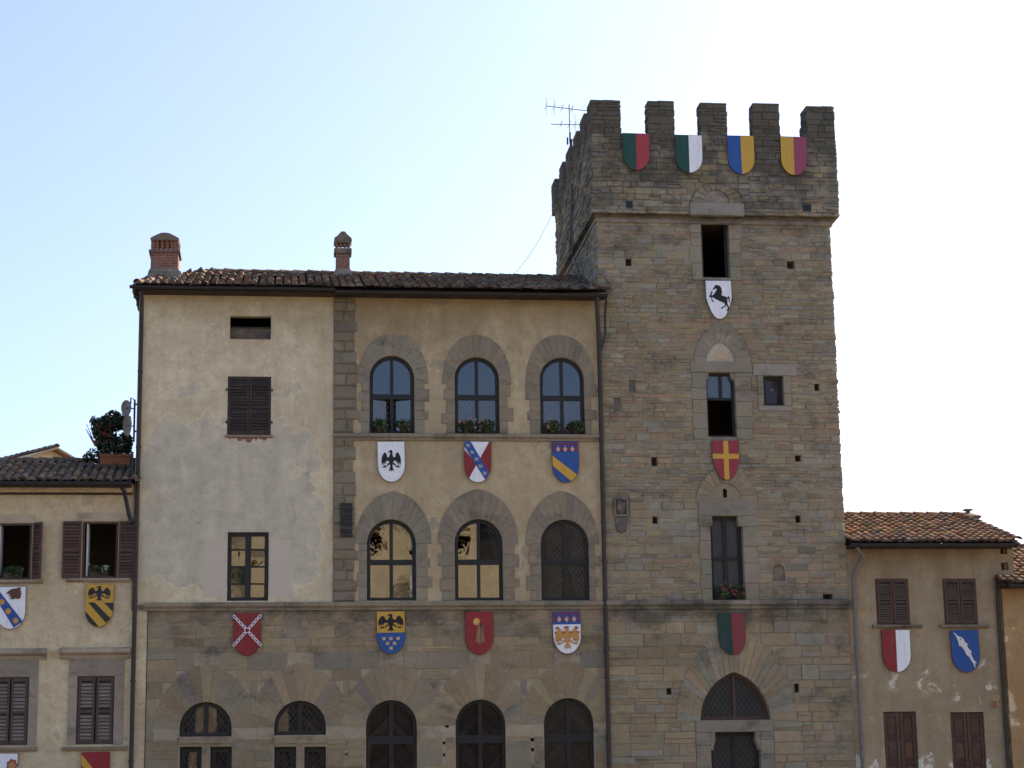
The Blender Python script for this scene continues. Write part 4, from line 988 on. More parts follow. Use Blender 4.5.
# ================================================================== LEFT HOUSE
LX0, LX1 = -12.5, XL-.02
lh = thing('left_house', (-7, YF, 0), 'cream plaster house with open brown louvred shutters, left of the palazzo', 'house')
zle = W(60, 482, YF-.55)[1]; zf0, zf1 = W(60, 493.5)[1], W(60, 484)[1]
WU = [RW(-6, 523, 31.5, 579.5), RW(82, 521.5, 118, 578)]; WL = [RW(-9, 677, 28.5, 745.5), RW(76.5, 676, 114, 744.5)]
b = MB(); XS = W(145.8, 690)[0]
wall_sheet(b, rect(LX0, LX1, 0, zf1), [rect(*r) for r in WU+WL], front(YF+.02), .2, M['plaster_left'])
b.poly([(x, YF+.015, z) for x, z in rect(LX1-.005, XS, 0, ZC0+.02)], M['plaster_left'])
b.box(LX0, LX1, YF+8, YF+8.2, 0, zle, M['plaster_left']); b.box(LX0, LX0+.2, YF+.2, YF+8, 0, zle, M['plaster_left'])
b.build('wall', lh)
b = MB(); b.box(LX0, LX1, YF+.22, YF+7.9, 5.6, 5.7, M['dark']); b.box(LX0, LX1, YF+.22, YF+7.9, 9.2, 9.3, M['dark']); b.box(LX0, LX1, YF+2.6, YF+2.7, .1, 9.1, M['dark']); b.build('inner_floor', lh)
b = MB(); b.profile_x([(YF+.02, zf0), (YF-.02, zf0), (YF-.09, zf0+.02), (YF-.10, zf0+.05), (YF-.11, zf1-.05), (YF-.16, zf1), (YF+.02, zf1+.02)], LX0, LX1-.03, M['plaster_left']); b.box(LX0, LX1-.03, YF-.105, YF-.0, zf0-.03, zf0-.002, M['beam']); b.build('fascia', lh)  # dark strip below the moulding stands in for its shadow line
q = random.Random(61)
b = MB(); sl_ = rad(18.5); yle = YF-.5; run = 2.7
tile_roof(b, (LX0, yle, zle+.03), (1, 0, 0), (0, math.cos(sl_), math.sin(sl_)), LX1-.03-LX0, run/math.cos(sl_), lambda u, v: u > 4.2 and v < run/math.cos(sl_), TILES, q)
zrl = zle+.03+run*math.tan(sl_)
b.poly([(LX0, yle, zle), (LX1-.03, yle, zle), (LX1-.03, yle+run, zrl-.03), (LX0, yle+run, zrl-.03)], M['tile_base']); b.poly([(LX0, yle+run, zrl-.02), (LX1-.03, yle+run, zrl-.02), (LX1-.03, YF+8.3, zle), (LX0, YF+8.3, zle)], M['tile'], TILES[0])
ridge_caps(b, (LX0+4, yle+run, zrl+.03), (LX1-.1, yle+run, zrl+.03), TILES, q)
b.box(LX0, LX1-.05, yle+.12, YF+.0, zle-.07, zle-.04, M['beam']); b.build('roof', lh)
def gutter(parent, xa, xb, y, z, m=M['gutter'], r=.085):
    b = MB()
    for k_, rr in enumerate((r, r-.007)): b.grid([[(xx, y+math.cos(math.pi*k/8)*rr, z-math.sin(math.pi*k/8)*rr) for k in range(9)] for xx in (xa, xb)], m)
    b.tube([(xa, y-r, z), (xb, y-r, z)], .012, m)
    for xx in (xa, xb): b.poly([(xx, y+math.cos(math.pi*k/8)*r, z-math.sin(math.pi*k/8)*r) for k in range(9)], m)
    return b.build('gutter', parent)
gutter(lh, LX0, LX1-.02, yle, zle+.0, r=.1)
b = MB(); pipe(b, [(W(121, 486, yle)[0], yle, zle-.1), (W(124, 489, yle)[0], yle+.1, zle-.2), (XL-.12, YF-.09, zle-.75), (XL-.04, YF-.12, zle-.95)], .05, M['gutter'], False)
pipe(b, [(W(131.5, 455, YF-.15)[0], YF-.3, W(131, 452, YF-.3)[1]), (XL-.06, YF-.3, W(131, 452, YF-.3)[1]), (XL-.06, YF-.3, W(131, 473, YF-.3)[1]), (XL-.16, YF-.3, W(131, 476, YF-.3)[1])], .03, M['gutter'], False)
b.build('downpipe', lh)
for i, r in enumerate(WU):
    x0, x1, z0, z1 = r; fm = M['shutter_red']; yy = YF+.02
    b = MB(); b.ring(rect(x0+.005, x1-.005, z0, z1), inset(rect(x0+.005, x1-.005, z0, z1), .05), yy+.02, yy+.1, M['framebrown'])
    wn = b.build('open_window', lh)
    ww = (x1-x0)*.5
    if i == 1: louvre('shutter', wn, W(62.5, 550)[0], W(81.3, 550)[0], z0+.0, z1, yy-.08, fm)
    louvre('shutter', wn, x1+.02, x1+.02+(W(135, 550)[0]-W(118.5, 550)[0] if i else W(43.5, 550)[0]-W(31.5, 550)[0]), z0, z1, yy-.08, fm, hinge=x1+.02, ang=rad(-6 if i else -38))
    b = MB(); xx = x0+.10; b.box(xx, xx+.04, yy+.05, yy+.5, z0+.05, z1-.05, M['curtain']); b.build('casement', wn)
    b = MB(); b.box(x0-.13, x1+.06, yy-.02, yy+.03, z1+.02, z1+.22, M['trim'], (.40, .35, .27)); b.build('stone_lintel', lh)
    b = MB(); b.profile_x([(yy+.1, z0-.10), (yy-.05, z0-.10), (yy-.10, z0-.06), (yy-.11, z0-.012), (yy+.1, z0-.002)], x0-.35, x1+.3, M['trim'], (.30, .27, .215)); b.build('window_sill', lh)
for i, r in enumerate(WL):
    x0, x1, z0, z1 = r; yy = YF+.02; X0, X1, Z0, Z1 = RW(68.3, 659, 123.5, 748) if i else RW(-18, 660, 37.3, 748)
    b = MB(); b.box(X0, x0-.0, yy-.03, yy+.03, z0, z1, M['trim'], (.29, .26, .21)); b.box(x1, X1, yy-.03, yy+.03, z0, z1, M['trim'], (.28, .25, .205)); b.box(X0, X1, yy-.033, yy+.03, z1+.002, Z1, M['trim'], (.25, .225, .185))
    H = RW(60, 649.5, 131, 658.5) if i else RW(-27, 650.5, 46.8, 659.5); hh = H[3]-H[2]
    b.profile_x([(yy+.02, Z1), (yy-.04, Z1), (yy-.06, H[2]+.02), (yy-.09, H[2]+hh*.35), (yy-.19, H[3]-.10), (yy-.215, H[3]-.07), (yy-.22, H[3]-.0), (yy+.02, H[3]+.06)], H[0], H[1]-(.02 if i else 0), M['trim'], (.36, .32, .25)); b.build('stone_surround', lh)
    b = MB(); S2 = RW(61.5, 746, 126, 750.5) if i else RW(-26, 746.5, 37.5, 751.5)
    b.profile_x([(yy+.1, S2[2]), (yy-.06, S2[2]), (yy-.10, S2[2]+.05), (yy-.12, S2[3]-.02), (yy+.1, S2[3]+.0)], S2[0], S2[1], M['trim'], (.30, .265, .21)); b.build('window_sill', lh)
    b = MB(); b.ring(rect(x0+.003, x1-.003, z0+.003, z1-.003), inset(rect(x0+.003, x1-.003, z0+.003, z1-.003), .05), yy+.01, yy+.09, M['shutter_brown']); b.box(x0+.05, x1-.05, yy+.12, yy+.14, z0+.02, z1-.02, M['dark'])
    wn = b.build('shuttered_window', lh); xm = (x0+x1)/2
    louvre('shutter', wn, x0+.04, xm-.02, z0+.06, z1-.05, yy-.005, M['shutter_brown'], slat=.085, m2=M['shutter_grey']); louvre('shutter', wn, xm+.02, x1-.04, z0+.06, z1-.05, yy-.005, M['shutter_brown'], slat=.085, m2=M['shutter_grey'])

# ================================================================== RIGHT HOUSE
RX0, RX1 = TX1+.05, W(1013.5, 560)[0]
rh = thing('right_house', (16.5, YF, 0), 'small stained tan house with rust orange tiled roof, right of the tower', 'house')
yre = YF-.55; zre = W(930, 543, yre)[1]; sr_ = rad(16.5); runr = 4.2
RU = [RW(876.5, 578.5, 909.3, 624.5), RW(944, 578.5, 977, 624.5)]; RL = [RW(884.8, 711.5, 917.8, 768), RW(952, 712, 985.6, 768)]
RL = [(a, c, 1.2, z) for a, c, _, z in RL]; vent = [RW(1000.8, 547, 1007.5, 554), RW(1001.5, 562.5, 1009, 570)]
pl_ = RW(990.8, 700, 998.5, 709)
b = MB(); wall_sheet(b, rect(RX0-.06, RX1, 0, zre-.0), [rect(*r) for r in RU+RL+vent], front(YF+.03), .16, M['plaster_right'])
b.box(RX1-.2, RX1, YF+.2, YF+8, 0, zre, M['plaster_right']); b.box(RX0-.06, RX1-.2, YF+7.8, YF+8, 0, zre, M['plaster_right'])
b.ring(rect(*pl_), inset(rect(*pl_), .03), YF+.005, YF+.03, M['plaster_right']); b.box(pl_[0]+.03, pl_[1]-.03, YF+.015, YF+.035, pl_[2]+.03, pl_[3]-.03, M['terracotta'])
b.build('wall', rh)
b = MB(); b.box(RX0, RX1-.21, YF+.5, YF+7.7, 4.6, 4.7, M['dark']); b.box(RX0, RX1-.21, YF+.25, YF+.3, 1, zre-.3, M['dark']); b.build('inner_floor', rh)
b = MB(); q = random.Random(71); xe = W(1021.5, 543, yre)[0]; xa = RX0-.03; xh = W(957, 513.5, yre+runr)[0]; Lr = xe-xa; Sr = runr/math.cos(sr_); hx = Lr-(xh-xa)
tile_roof(b, (xa, yre, zre+.02), (1, 0, 0), (0, math.cos(sr_), math.sin(sr_)), Lr, Sr, lambda u, v: v < Sr and u < Lr-.08-hx*(v+.15)/Sr, TILES_OR, q)
zrr = zre+.02+runr*math.tan(sr_)
b.poly([(xa, yre, zre), (xe, yre, zre), (xh, yre+runr, zrr-.03), (xa, yre+runr, zrr-.03)], M['tile_base'])
b.poly([(xe, yre, zre-.02), (xe, yre+2*runr, zre-.02), (xh, yre+runr, zrr-.03)], M['tile_base']); b.poly([(xe, yre+2*runr, zre), (xa, yre+2*runr, zre), (xa, yre+runr, zrr), (xh, yre+runr, zrr)], M['tile'], TILES_OR[0])
ridge_caps(b, (xa, yre+runr, zrr+.03), (xh, yre+runr, zrr+.03), TILES_OR, q); ridge_caps(b, (xe-.06, yre+.02, zre+.06), (xh-.02, yre+runr-.2, zrr+.03), TILES_OR, q, .095)
b.box(xa, xe-.12, yre+.12, YF+.03, zre-.08, zre-.05, M['beam']); b.box(RX1, xe-.12, YF+.03, YF+8, zre-.08, zre-.05, M['beam']); b.build('roof', rh)
gutter(rh, xa-.04, xe-.1, yre, zre-.03)
b = MB(); xg = W(854, 560)[0]
pipe(b, [(W(857, 548, yre)[0], yre+.02, zre-.11), (xg+.1, yre+.1, zre-.3), (xg-.05, YF-.06, zre-.75), (RX0+.11, YF-.06, zre-1.2), (RX0+.11, YF-.06, .1)], .05, M['pipegrey']); b.build('downpipe', rh)
b = MB(); xd = W(997, 600)[0]; pipe(b, [(xd, YF-.04, W(997, 577)[1]), (xd, YF-.04, .1)], .045, M['pipe']); b.build('downpipe', rh)
yc = yre+runr-.4; c0, c1 = W(963.5, 518, yc)[0], W(979, 518, yc)[0]; zc0, zc1 = zrr-.3, W(970, 518, yc)[1]
b = MB(); b.box(c0, c1, yc, yc+.5, zc0, zc1, M['brick']); b.box(c0-.05, c1+.05, yc-.05, yc+.55, zc1, zc1+.06, M['tile'], TILES_OR[3])
xm = (c0+c1)/2; b.grid([[(c0-.06, yc-.06, zc1+.06), (c1+.06, yc-.06, zc1+.06), (c1+.06, yc+.56, zc1+.06), (c0-.06, yc+.56, zc1+.06)], [(xm-.08, yc+.2, zc1+.17), (xm+.08, yc+.2, zc1+.17), (xm+.08, yc+.3, zc1+.17), (xm-.08, yc+.3, zc1+.17)]], M['tile'], TILES_OR[4], False, True)
b.box(xm-.05, xm+.05, yc+.2, yc+.3, zc1+.17, zc1+.24, M['tile'], TILES_OR[4]); b.box(xm-.11, xm+.11, yc+.14, yc+.36, zc1+.24, zc1+.28, M['tile'], TILES_OR[4]); b.build('chimney', rh)
for r in RU:
    x0, x1, z0, z1 = r; xm = (x0+x1)/2; yy = YF+.03; b = MB()
    b.ring(rect(x0, x1, z0, z1), inset(rect(x0, x1, z0, z1), .05), yy-.01, yy+.1, M['shutter_red']); b.box(x0+.03, x1-.03, yy+.1, yy+.12, z0+.02, z1-.02, M['dark'])
    wn = b.build('shuttered_window', rh); louvre('shutter', wn, x0+.03, xm-.008, z0+.02, z1-.03, yy-.035, M['shutter_red'], slat=.06, m2=M['shutter_brown']); louvre('shutter', wn, xm+.008, x1-.03, z0+.02, z1-.03, yy-.035, M['shutter_red'], slat=.06, m2=M['shutter_brown'])
    b = MB(); b.profile_x([(yy+.1, z0-.09), (yy-.07, z0-.09), (yy-.12, z0-.05), (yy-.12, z0-.01), (yy+.1, z0-.004)], x0-.14, x1+.28, M['trim'], (.18, .165, .14)); b.build('window_sill', rh)
for r in RL:
    x0, x1, z0, z1 = r; xm = (x0+x1)/2; yy = YF+.03; b = MB(); m = M['shutter_old']
    b.box(x0+.02, x1-.02, yy+.13, yy+.15, z0, z1-.02, M['dark']); wn = b.build('boarded_window', rh)
    for a, c in ((x0+.01, xm-.008), (xm+.008, x1-.01)):
        b = MB(); b.box(a, c, yy+.07, yy+.10, z0, z1-.01, m, (.8, .75, .7))
        for xx in (a, c-.08): b.box(xx, xx+.08, yy+.045, yy+.072, z0, z1-.01, m)
        z = z1-.12
        for k in range(5):
            b.box(a+.08, c-.08, yy+.047, yy+.072, z, z+.1, m, (.75, .72, .7)); b.box(a+.11, c-.11, yy+.06, yy+.073, z-.44, z-.05, m, (1.35, 1.1, .95) if q.random() < .6 else (1.0, .9, .8)); z -= .6
        b.build('shutter', wn)

# ================================================================== ORANGE HOUSE (edge of the picture)
ox = W(1003.5, 640)[0]; oh = thing('orange_house', (21, YF, 0), 'low orange plaster house at the right picture edge', 'house')
yoe = YF-.62; zoe = W(1012, 584, yoe)[1]; OX1 = 27.
b = MB(); b.box(ox, OX1, YF-.12, YF+7, 0, zoe, M['plaster_orange']); b.build('wall', oh)
b = MB(); q = random.Random(81); so_ = rad(19); ro = 4.4; xo = W(1002, 580, yoe)[0]
tile_roof(b, (xo, yoe, zoe+.02), (1, 0, 0), (0, math.cos(so_), math.sin(so_)), 4.5, ro/math.cos(so_), lambda u, v: v < ro/math.cos(so_) and (u > RX1-xo+.05 or v < .55), TILES_OR, q)
b.poly([(RX1+.02, yoe, zoe), (OX1, yoe, zoe), (OX1, yoe+ro, zoe+ro*math.tan(so_)), (RX1+.02, yoe+ro, zoe+ro*math.tan(so_))], M['tile'], TILES_OR[1]); b.poly([(xo, yoe, zoe), (RX1+.02, yoe, zoe), (RX1+.02, YF-.02, zoe+.18), (xo, YF-.02, zoe+.18)], M['tile'], TILES_OR[1])
b.poly([(RX1+.02, yoe+2*ro, zoe), (OX1, yoe+2*ro, zoe), (OX1, yoe+ro, zoe+ro*math.tan(so_)), (RX1+.02, yoe+ro, zoe+ro*math.tan(so_))], M['tile'], TILES_OR[1])
b.box(xo+.06, OX1, yoe+.1, YF-.13, zoe-.07, zoe-.04, M['beam']); b.build('roof', oh); gutter(oh, xo+.15, OX1, yoe, zoe-.02)

# ================================================================== FAR GABLED HOUSE behind the left roof
YG = 72.; ga = W(52, 448, YG); gl_ = W(-22, 468, YG); grr = W(84, 465, YG)
fh = thing('far_house', (ga[0], YG, 0), 'sunlit gabled house just showing above the left cream house roof', 'house')
b = MB(); hw = 3.2; ztop = ga[1]-.1; zev2 = ztop-1.25
b.prism([(-hw, 0), (hw, 0), (hw, zev2), (0, ztop), (-hw, zev2)], 0, 9, M['plaster_left']); A_ = Matrix.Translation((ga[0], YG, 0)) @ Matrix.Rotation(rad(38), 4, 'Z'); b.xform(A_); b.build('wall', fh)
b = MB()
for s_ in (-1, 1):
    k = (ztop-zev2)/hw
    b.grid([[(0, -.35, ztop+.02), (0, 9.2, ztop+.02)], [(s_*(hw+.4), -.35, zev2-.4*k+.02), (s_*(hw+.4), 9.2, zev2-.4*k+.02)]], M['tile'], TILES[0], False)
    b.grid([[(0, -.35, ztop+.09), (0, 9.2, ztop+.09)], [(s_*(hw+.4), -.35, zev2-.4*k+.09), (s_*(hw+.4), 9.2, zev2-.4*k+.09)]], M['tile'], TILES[5], False)
    b.grid([[(0, -.35, ztop+.02), (s_*(hw+.4), -.35, zev2-.4*k+.02)], [(0, -.35, ztop+.09), (s_*(hw+.4), -.35, zev2-.4*k+.09)]], M['tile'], TILES[3], False)
ridge_caps(b, (0, -.35, ztop+.09), (0, 9.2, ztop+.09), TILES, q); b.xform(A_); b.build('roof', fh)

# ================================================================== HERALDIC SHIELDS
RED, BLUE, GREEN, YEL, WHT, BLK, PUR = (.22, .025, .028), (.022, .085, .30), (.013, .062, .050), (.54, .325, .05), (.76, .79, .83), (.012, .013, .018), (.27, .06, .11)
GRPS = 'heraldic shields on the facades'
class Shield:
    def __init__(s, px, Y, kind, label, field, tilt=0):
        """px = (x0,y0,x1,y1) in the photograph, hung on the wall plane Y"""
        s.x0, s.x1, s.z0, s.z1 = RW(*px, Y); s.w = s.x1-s.x0; s.h = s.z1-s.z0; s.Y = Y-.075; s.px = px
        cx = (s.x0+s.x1)/2; s.root = thing('coat_of_arms', (cx, Y, s.z0), label, 'shield', GRPS); s.root.rotation_euler = (0, rad(R.uniform(-.9, .9)), 0)
        n = 12
        if kind == 'round':
            a = s.w/2; e = s.h*.40
            bot = [(cx-a*math.cos(math.pi*i/n)*(1-.03*math.sin(math.pi*i/n)), s.z0+e-e*math.sin(math.pi*i/n)) for i in range(n+1)]
        else:
            a = s.w/2; e = s.h*(.54 if kind == 'point' else .50); bot = []
            for i in range(n+1):
                t = -1+2*i/n; k = abs(t); bot.append((cx+a*t, s.z0+e*k**(2.4 if kind == 'point' else 2.7)))
        s.out = bot+[(s.x1, s.z1), (s.x0, s.z1)]
        b = MB(); b.prism(s.out, s.Y, Y-.035, M['backboard']); b.prism(inset(s.out, .006), s.Y-.004, s.Y+.01, M['paint'], field); s.k = 1
        for zz in (.25, .8): b.box(cx-.12, cx+.12, Y-.035, Y-.0, s.z0+s.h*zz-.03, s.z0+s.h*zz+.03, M['backboard'])
        b.build('panel', s.root); s.conv = inset(s.out, .007)
        s.cx = cx
    def uv(s, u, v): return (s.x0+u*s.w, s.z1-v*s.h)            # u,v in 0..1 from the top left
    def add(s, name, polys, col, lift=None):
        b = MB(); yy = s.Y-.006-.003*(lift or s.k)
        for k_, p in enumerate(polys):
            pl = clip([s.uv(*t) for t in p], s.conv)
            if len(pl) > 2: b.prism(pl, yy-.0007*k_, s.Y-.003+.0003*k_, M['paint'], col)
        s.k += 1
        return b.build(name, s.root)
    def trace(s, name, pts, box, col):
        x0, y0, x1, y1 = box; return s.add(name, [[((x-x0)/(x1-x0), (y-y0)/(y1-y0)) for x, y in pts]], col)
def disc(cx, cy, rx, ry, n=12): return [(cx+rx*math.cos(2*math.pi*i/n), cy+ry*math.sin(2*math.pi*i/n)) for i in range(n)]
def star(cx, cy, r, n=8, k=.72, asp=.7): return [(cx+(r if i % 2 == 0 else r*k)*math.cos(math.pi*i/n), cy+(r if i % 2 == 0 else r*k)*asp*math.sin(math.pi*i/n)) for i in range(2*n)]
def bend(x0, x1, v0, v1, t): return [(x0, v0), (x0, v0+t), (x1, v1+t), (x1, v1)]
def eagle(cx, cy, sx, sy):
    body = [(-.06, .70), (-.16, .80), (-.34, .70), (-.24, .86), (-.12, .98), (.06, 1.0), (.15, .86), (.13, .6), (.22, .35), (.24, 0), (.14, -.35), (.12, -.55), (.30, -.95), (.08, -.82), (0, -1), (-.08, -.82), (-.30, -.95), (-.12, -.55), (-.14, -.35), (-.24, 0), (-.22, .35), (-.13, .6)]
    wing = [(.12, .32), (.42, .36), (.46, .62), (.62, .80), (.80, .66), (.95, .36), (1, -.08), (.92, -.45), (.84, -.12), (.76, -.42), (.68, -.08), (.60, -.34), (.52, -.02), (.36, .02), (.18, -.08)]
    leg = [(.10, -.26), (.28, -.16), (.52, -.46), (.80, -.40), (.74, -.50), (.98, -.56), (.72, -.62), (.56, -.58), (.34, -.42)]
    P_ = lambda L, f: [(cx+x*f*sx, cy-y*sy) for x, y in L]
    return [P_(body, 1), P_(wing, 1), P_(wing, -1), P_(leg, 1), P_(leg, -1)]
def eagle_add(s, name, cx, cy, sx, sy, col):
    b = MB(); yy = s.Y-.006-.003*s.k
    for k_, p in enumerate(eagle(cx, cy, sx, sy)): b.prism([s.uv(*t) for t in p], yy-.0007*k_, s.Y-.003+.0003*k_, M['paint'], col)
    s.k += 1; return b.build(name, s.root)
def lilies(s, v0, sz, colr):
    for k in range(3):
        u = .23+.27*k
        s.add('lily', [[(u-sz*.22, v0+sz*.9), (u+sz*.22, v0+sz*.9), (u+sz*.5, v0+sz*.45), (u+sz*.18, v0+sz*.35), (u, v0), (u-sz*.18, v0+sz*.35), (u-sz*.5, v0+sz*.45)]], colr, lift=4)
def label_bar(s, v0, hbar, drop):
    s.add('label_bar', [[(0.02, v0), (.98, v0), (.98, v0+hbar), (.02, v0+hbar)]]+[[(u-.025, v0), (u+.025, v0), (u+.04, v0+drop), (u-.04, v0+drop)] for u in (.09, .365, .635, .91)], RED, lift=3)
PYp = PY0-.03
# four on the battlements
for px, ca, cb, lab in (((622.3, 134.2, 649, 171), GREEN, (.33, .045, .06), 'green and red shield between the first two merlons of the battlements'), ((675, 136, 701.8, 173.8), GREEN, WHT, 'green and white shield on the tower battlements'),
                        ((727.3, 136.5, 754, 175), BLUE, YEL, 'blue and yellow shield on the tower battlements'), ((780, 137.5, 806.3, 176.2), YEL, PUR, 'yellow and purple shield on the tower battlements')):
    s = Shield(px, PYp, 'round', lab, ca); s.add('half_field', [[(.5, -.02), (1.02, -.02), (1.02, 1.02), (.5, 1.02)]], cb)
s = Shield((718.3, 613.5, 745.3, 655), YF-.02, 'round', 'dark green and dull red shield under the flower box on the tower', (.014, .045, .038)); s.add('half_field', [[(.5, -.02), (1.02, -.02), (1.02, 1.02), (.5, 1.02)]], (.20, .04, .045))
s = Shield((705.8, 281.3, 731.5, 319.7), YF-.03, 'point', 'white pointed shield with a black rearing horse, high on the tower', WHT)
horse = [(212, 212), (240, 180), (245, 160), (262, 152), (300, 158), (325, 170), (345, 205), (352, 260), (340, 310), (375, 320), (410, 335), (420, 350), (432, 330), (455, 325), (465, 350), (462, 410), (448, 425), (445, 380), (440, 355), (425, 370), (428, 400), (425, 440), (445, 480), (445, 520), (425, 550), (400, 553), (402, 545), (425, 520), (422, 480), (400, 455), (398, 485), (370, 492), (345, 515), (325, 520), (330, 500), (355, 482), (380, 478), (385, 455), (380, 430), (350, 415), (300, 395), (255, 372), (215, 345), (200, 340), (195, 370), (215, 400), (228, 412), (205, 415), (185, 385), (183, 340), (170, 345), (158, 345), (155, 320), (170, 300), (178, 265), (195, 248), (215, 270), (195, 275), (190, 300), (195, 318), (205, 310), (230, 290), (250, 255), (268, 232), (275, 215), (255, 205), (235, 222), (218, 228)]
s.trace('horse', horse, (105, 85, 497, 672), BLK)
s = Shield((712, 441, 738.8, 480.3), YF-.03, 'heater', 'red shield with a yellow cross in the middle of the tower', (.27, .035, .05)); s.add('cross', [[(.42, -.02), (.60, -.02), (.60, 1.02), (.42, 1.02)], [(-.02, .34), (1.02, .34), (1.02, .465), (-.02, .465)]], YEL)
# palazzo, upper row
s = Shield((377.8, 442, 405, 482.5), YF, 'round', 'white shield with a spread black eagle, upper row of the palazzo', WHT); eagle_add(s, 'eagle', .5, .48, .36, .27, BLK)
s = Shield((463.7, 442, 490.7, 483), YF, 'round', 'red and white saltire shield crossed by a patterned blue bend', WHT)
s.add('red_quarter', [[(-.02, .18), (-.02, .82), (.16, .93), (.46, .55)]], RED); s.add('red_quarter', [[(1.02, .0), (1.02, .85), (.93, .85), (.58, .42), (.93, 0)]], RED)
s.add('bend', [[(.02, .01), (.24, .01), (.95, .80), (.80, .95), (.0, .12)]], BLUE)
for k in range(5): s.add('cross_mark', [[(.06+.155*k, .07+.168*k), (.10+.155*k, .05+.168*k), (.22+.155*k, .13+.168*k), (.18+.155*k, .15+.168*k)], [(.18+.155*k, .06+.168*k), (.22+.155*k, .08+.168*k), (.10+.155*k, .14+.168*k), (.06+.155*k, .12+.168*k)]], (.38, .33, .30), lift=4)
s = Shield((552, 442, 578.6, 483), YF, 'round', 'blue shield with a yellow bend under a red label', BLUE); label_bar(s, .035, .03, .21); lilies(s, .10, .16, (.50, .36, .32))
s.add('bend', [[(-.02, .33), (-.02, .57), (.70, .98), (.95, .88), (.95, .83)]], YEL)
# palazzo, lower row
s = Shield((233.5, 613.2, 261.3, 656), YF, 'round', 'red shield with crossed white chains, left end of the lower row', RED)
b = MB(); yy = s.Y-.014
def link(p, q_, wd):
    p, q_ = Vector(p), Vector(q_); c = (p+q_)/2; d = (q_-p); L = d.length/2; d.normalize(); n = Vector((-d.y, d.x)); pts = []
    for i in range(13): t = 2*math.pi*i/12; v = c+d*math.cos(t)*L+n*math.sin(t)*wd; pts.append((v.x, yy, v.y))
    b.tube(pts, .012, M['paint'], WHT, 6, False)
for a, c in (((.0, .05), (.43, .36)), ((1.0, .05), (.57, .36)), ((.0, .77), (.43, .46)), ((1.0, .77), (.57, .46))):
    for k in range(4): t0, t1 = k/4, (k+1.15)/4; link(s.uv(a[0]+(c[0]-a[0])*t0, a[1]+(c[1]-a[1])*t0), s.uv(a[0]+(c[0]-a[0])*min(1, t1), a[1]+(c[1]-a[1])*min(1, t1)), .028)
o = s.uv(.5, .41); link((o[0]-.06, o[1]), (o[0]+.06, o[1]), .06); b.build('chain', s.root)
s = Shield((377, 611.5, 405.2, 654.3), YF, 'round', 'shield with a black eagle on yellow above six squares on blue', BLUE); s.add('chief', [[(-.02, -.02), (1.02, -.02), (1.02, .50), (-.02, .50)]], YEL); eagle_add(s, 'eagle', .5, .27, .45, .21, BLK)
for u, v in ((.245, .64), (.495, .64), (.745, .64), (.37, .752), (.62, .752), (.495, .865)): s.add('square', [rect(u-.06, u+.06, v-.037, v+.037)], (.52, .36, .19), lift=3)
s = Shield((465, 611.8, 493, 655), YF, 'round', 'red shield with a golden comet trailing a bundle of straw', (.25, .025, .03)); s.add('comet', [star(.40, .235, .13, 9, .78)], (.62, .38, .12))
for k in range(9): t = k/8; s.add('comet_tail', [[(.46+.10*t, .25+.02*t), (.53+.10*t, .27+.02*t), (.42+.28*t, .76-.10*abs(t-.4)), (.37+.28*t, .74-.10*abs(t-.4))]], pick(R, [(.26, .15, .08), (.34, .22, .12), (.20, .10, .06)], .2), lift=2+k % 3)
s = Shield((553, 611.5, 580.7, 654), YF, 'round', 'white shield with a red and gold eagle below a blue chief of lilies', WHT); s.add('chief', [[(-.02, -.02), (1.02, -.02), (1.02, .31), (-.02, .31)]], BLUE); label_bar(s, .03, .03, .22); lilies(s, .10, .16, (.50, .36, .34))
RG = (.30, .06, .04); eagle_add(s, 'eagle', .5, .62, .43, .27, (.50, .25, .07)); s.add('wing_band', [[(.06, .475), (.94, .475), (.94, .53), (.06, .53)], [(.08, .65), (.30, .65), (.28, .69), (.08, .69)], [(.70, .65), (.92, .65), (.92, .69), (.72, .69)], [(.09, .38), (.2, .36), (.23, .41), (.09, .42)], [(.8, .36), (.91, .38), (.91, .42), (.77, .41)], [(.4, .36), (.58, .36), (.55, .40), (.42, .40)]], RG, lift=5)
# left house
YLh = YF+.02
s = Shield((-3.5, 587, 26, 629.5), YLh, 'round', 'white shield with a boar head and a blue bend of gold stars', WHT)
s.add('bend', [[(-.02, .03), (-.02, .27), (.62, .97), (.90, .83), (.90, .80), (.12, .12)]], (.03, .08, .28))
for u, v in ((.19, .36), (.42, .58), (.68, .80)): s.add('star', [star(u, v, .115, 8, .72, .69)], (.52, .27, .07), lift=3)
boar = [(95, 215), (125, 180), (180, 145), (270, 130), (305, 115), (325, 135), (310, 165), (330, 185), (315, 200), (340, 215), (318, 235), (325, 260), (315, 290), (275, 300), (240, 285), (215, 300), (150, 295), (180, 275), (160, 255), (130, 250), (165, 235), (125, 215)]
s.trace('boar_head', boar, (-54, 107, 400, 760), (.10, .045, .03))
s = Shield((85, 584.5, 113.3, 627.3), YLh, 'round', 'yellow shield with black bends below a black eagle, near the downpipe', YEL)
s.add('black_bend', [[(.10, .43), (.34, .43), (.93, .80), (.76, .90)], [(.66, .43), (1.02, .43), (1.02, .66)], [(-.02, .60), (.5, .98), (.5, 1.02), (-.02, 1.02)]], (.02, .022, .024)); eagle_add(s, 'eagle', .49, .22, .40, .18, (.015, .017, .03))
s = Shield((-10.5, 753.5, 17.2, 796), YLh, 'round', 'white shield with a red crest, cut by the lower left corner', WHT); s.add('crest', [star(.80, .28, .22, 7, .8, .75)], (.28, .08, .06)); s.add('crest', [disc(.80, .30, .13, .10)], (.45, .22, .10))
s = Shield((81.3, 752, 110, 794), YLh, 'round', 'red shield with a yellow bend under the lower shuttered window', (.26, .022, .03)); s.add('bend', [[(-.02, .02), (-.02, .28), (.85, 1.0), (1.0, .9)]], YEL)
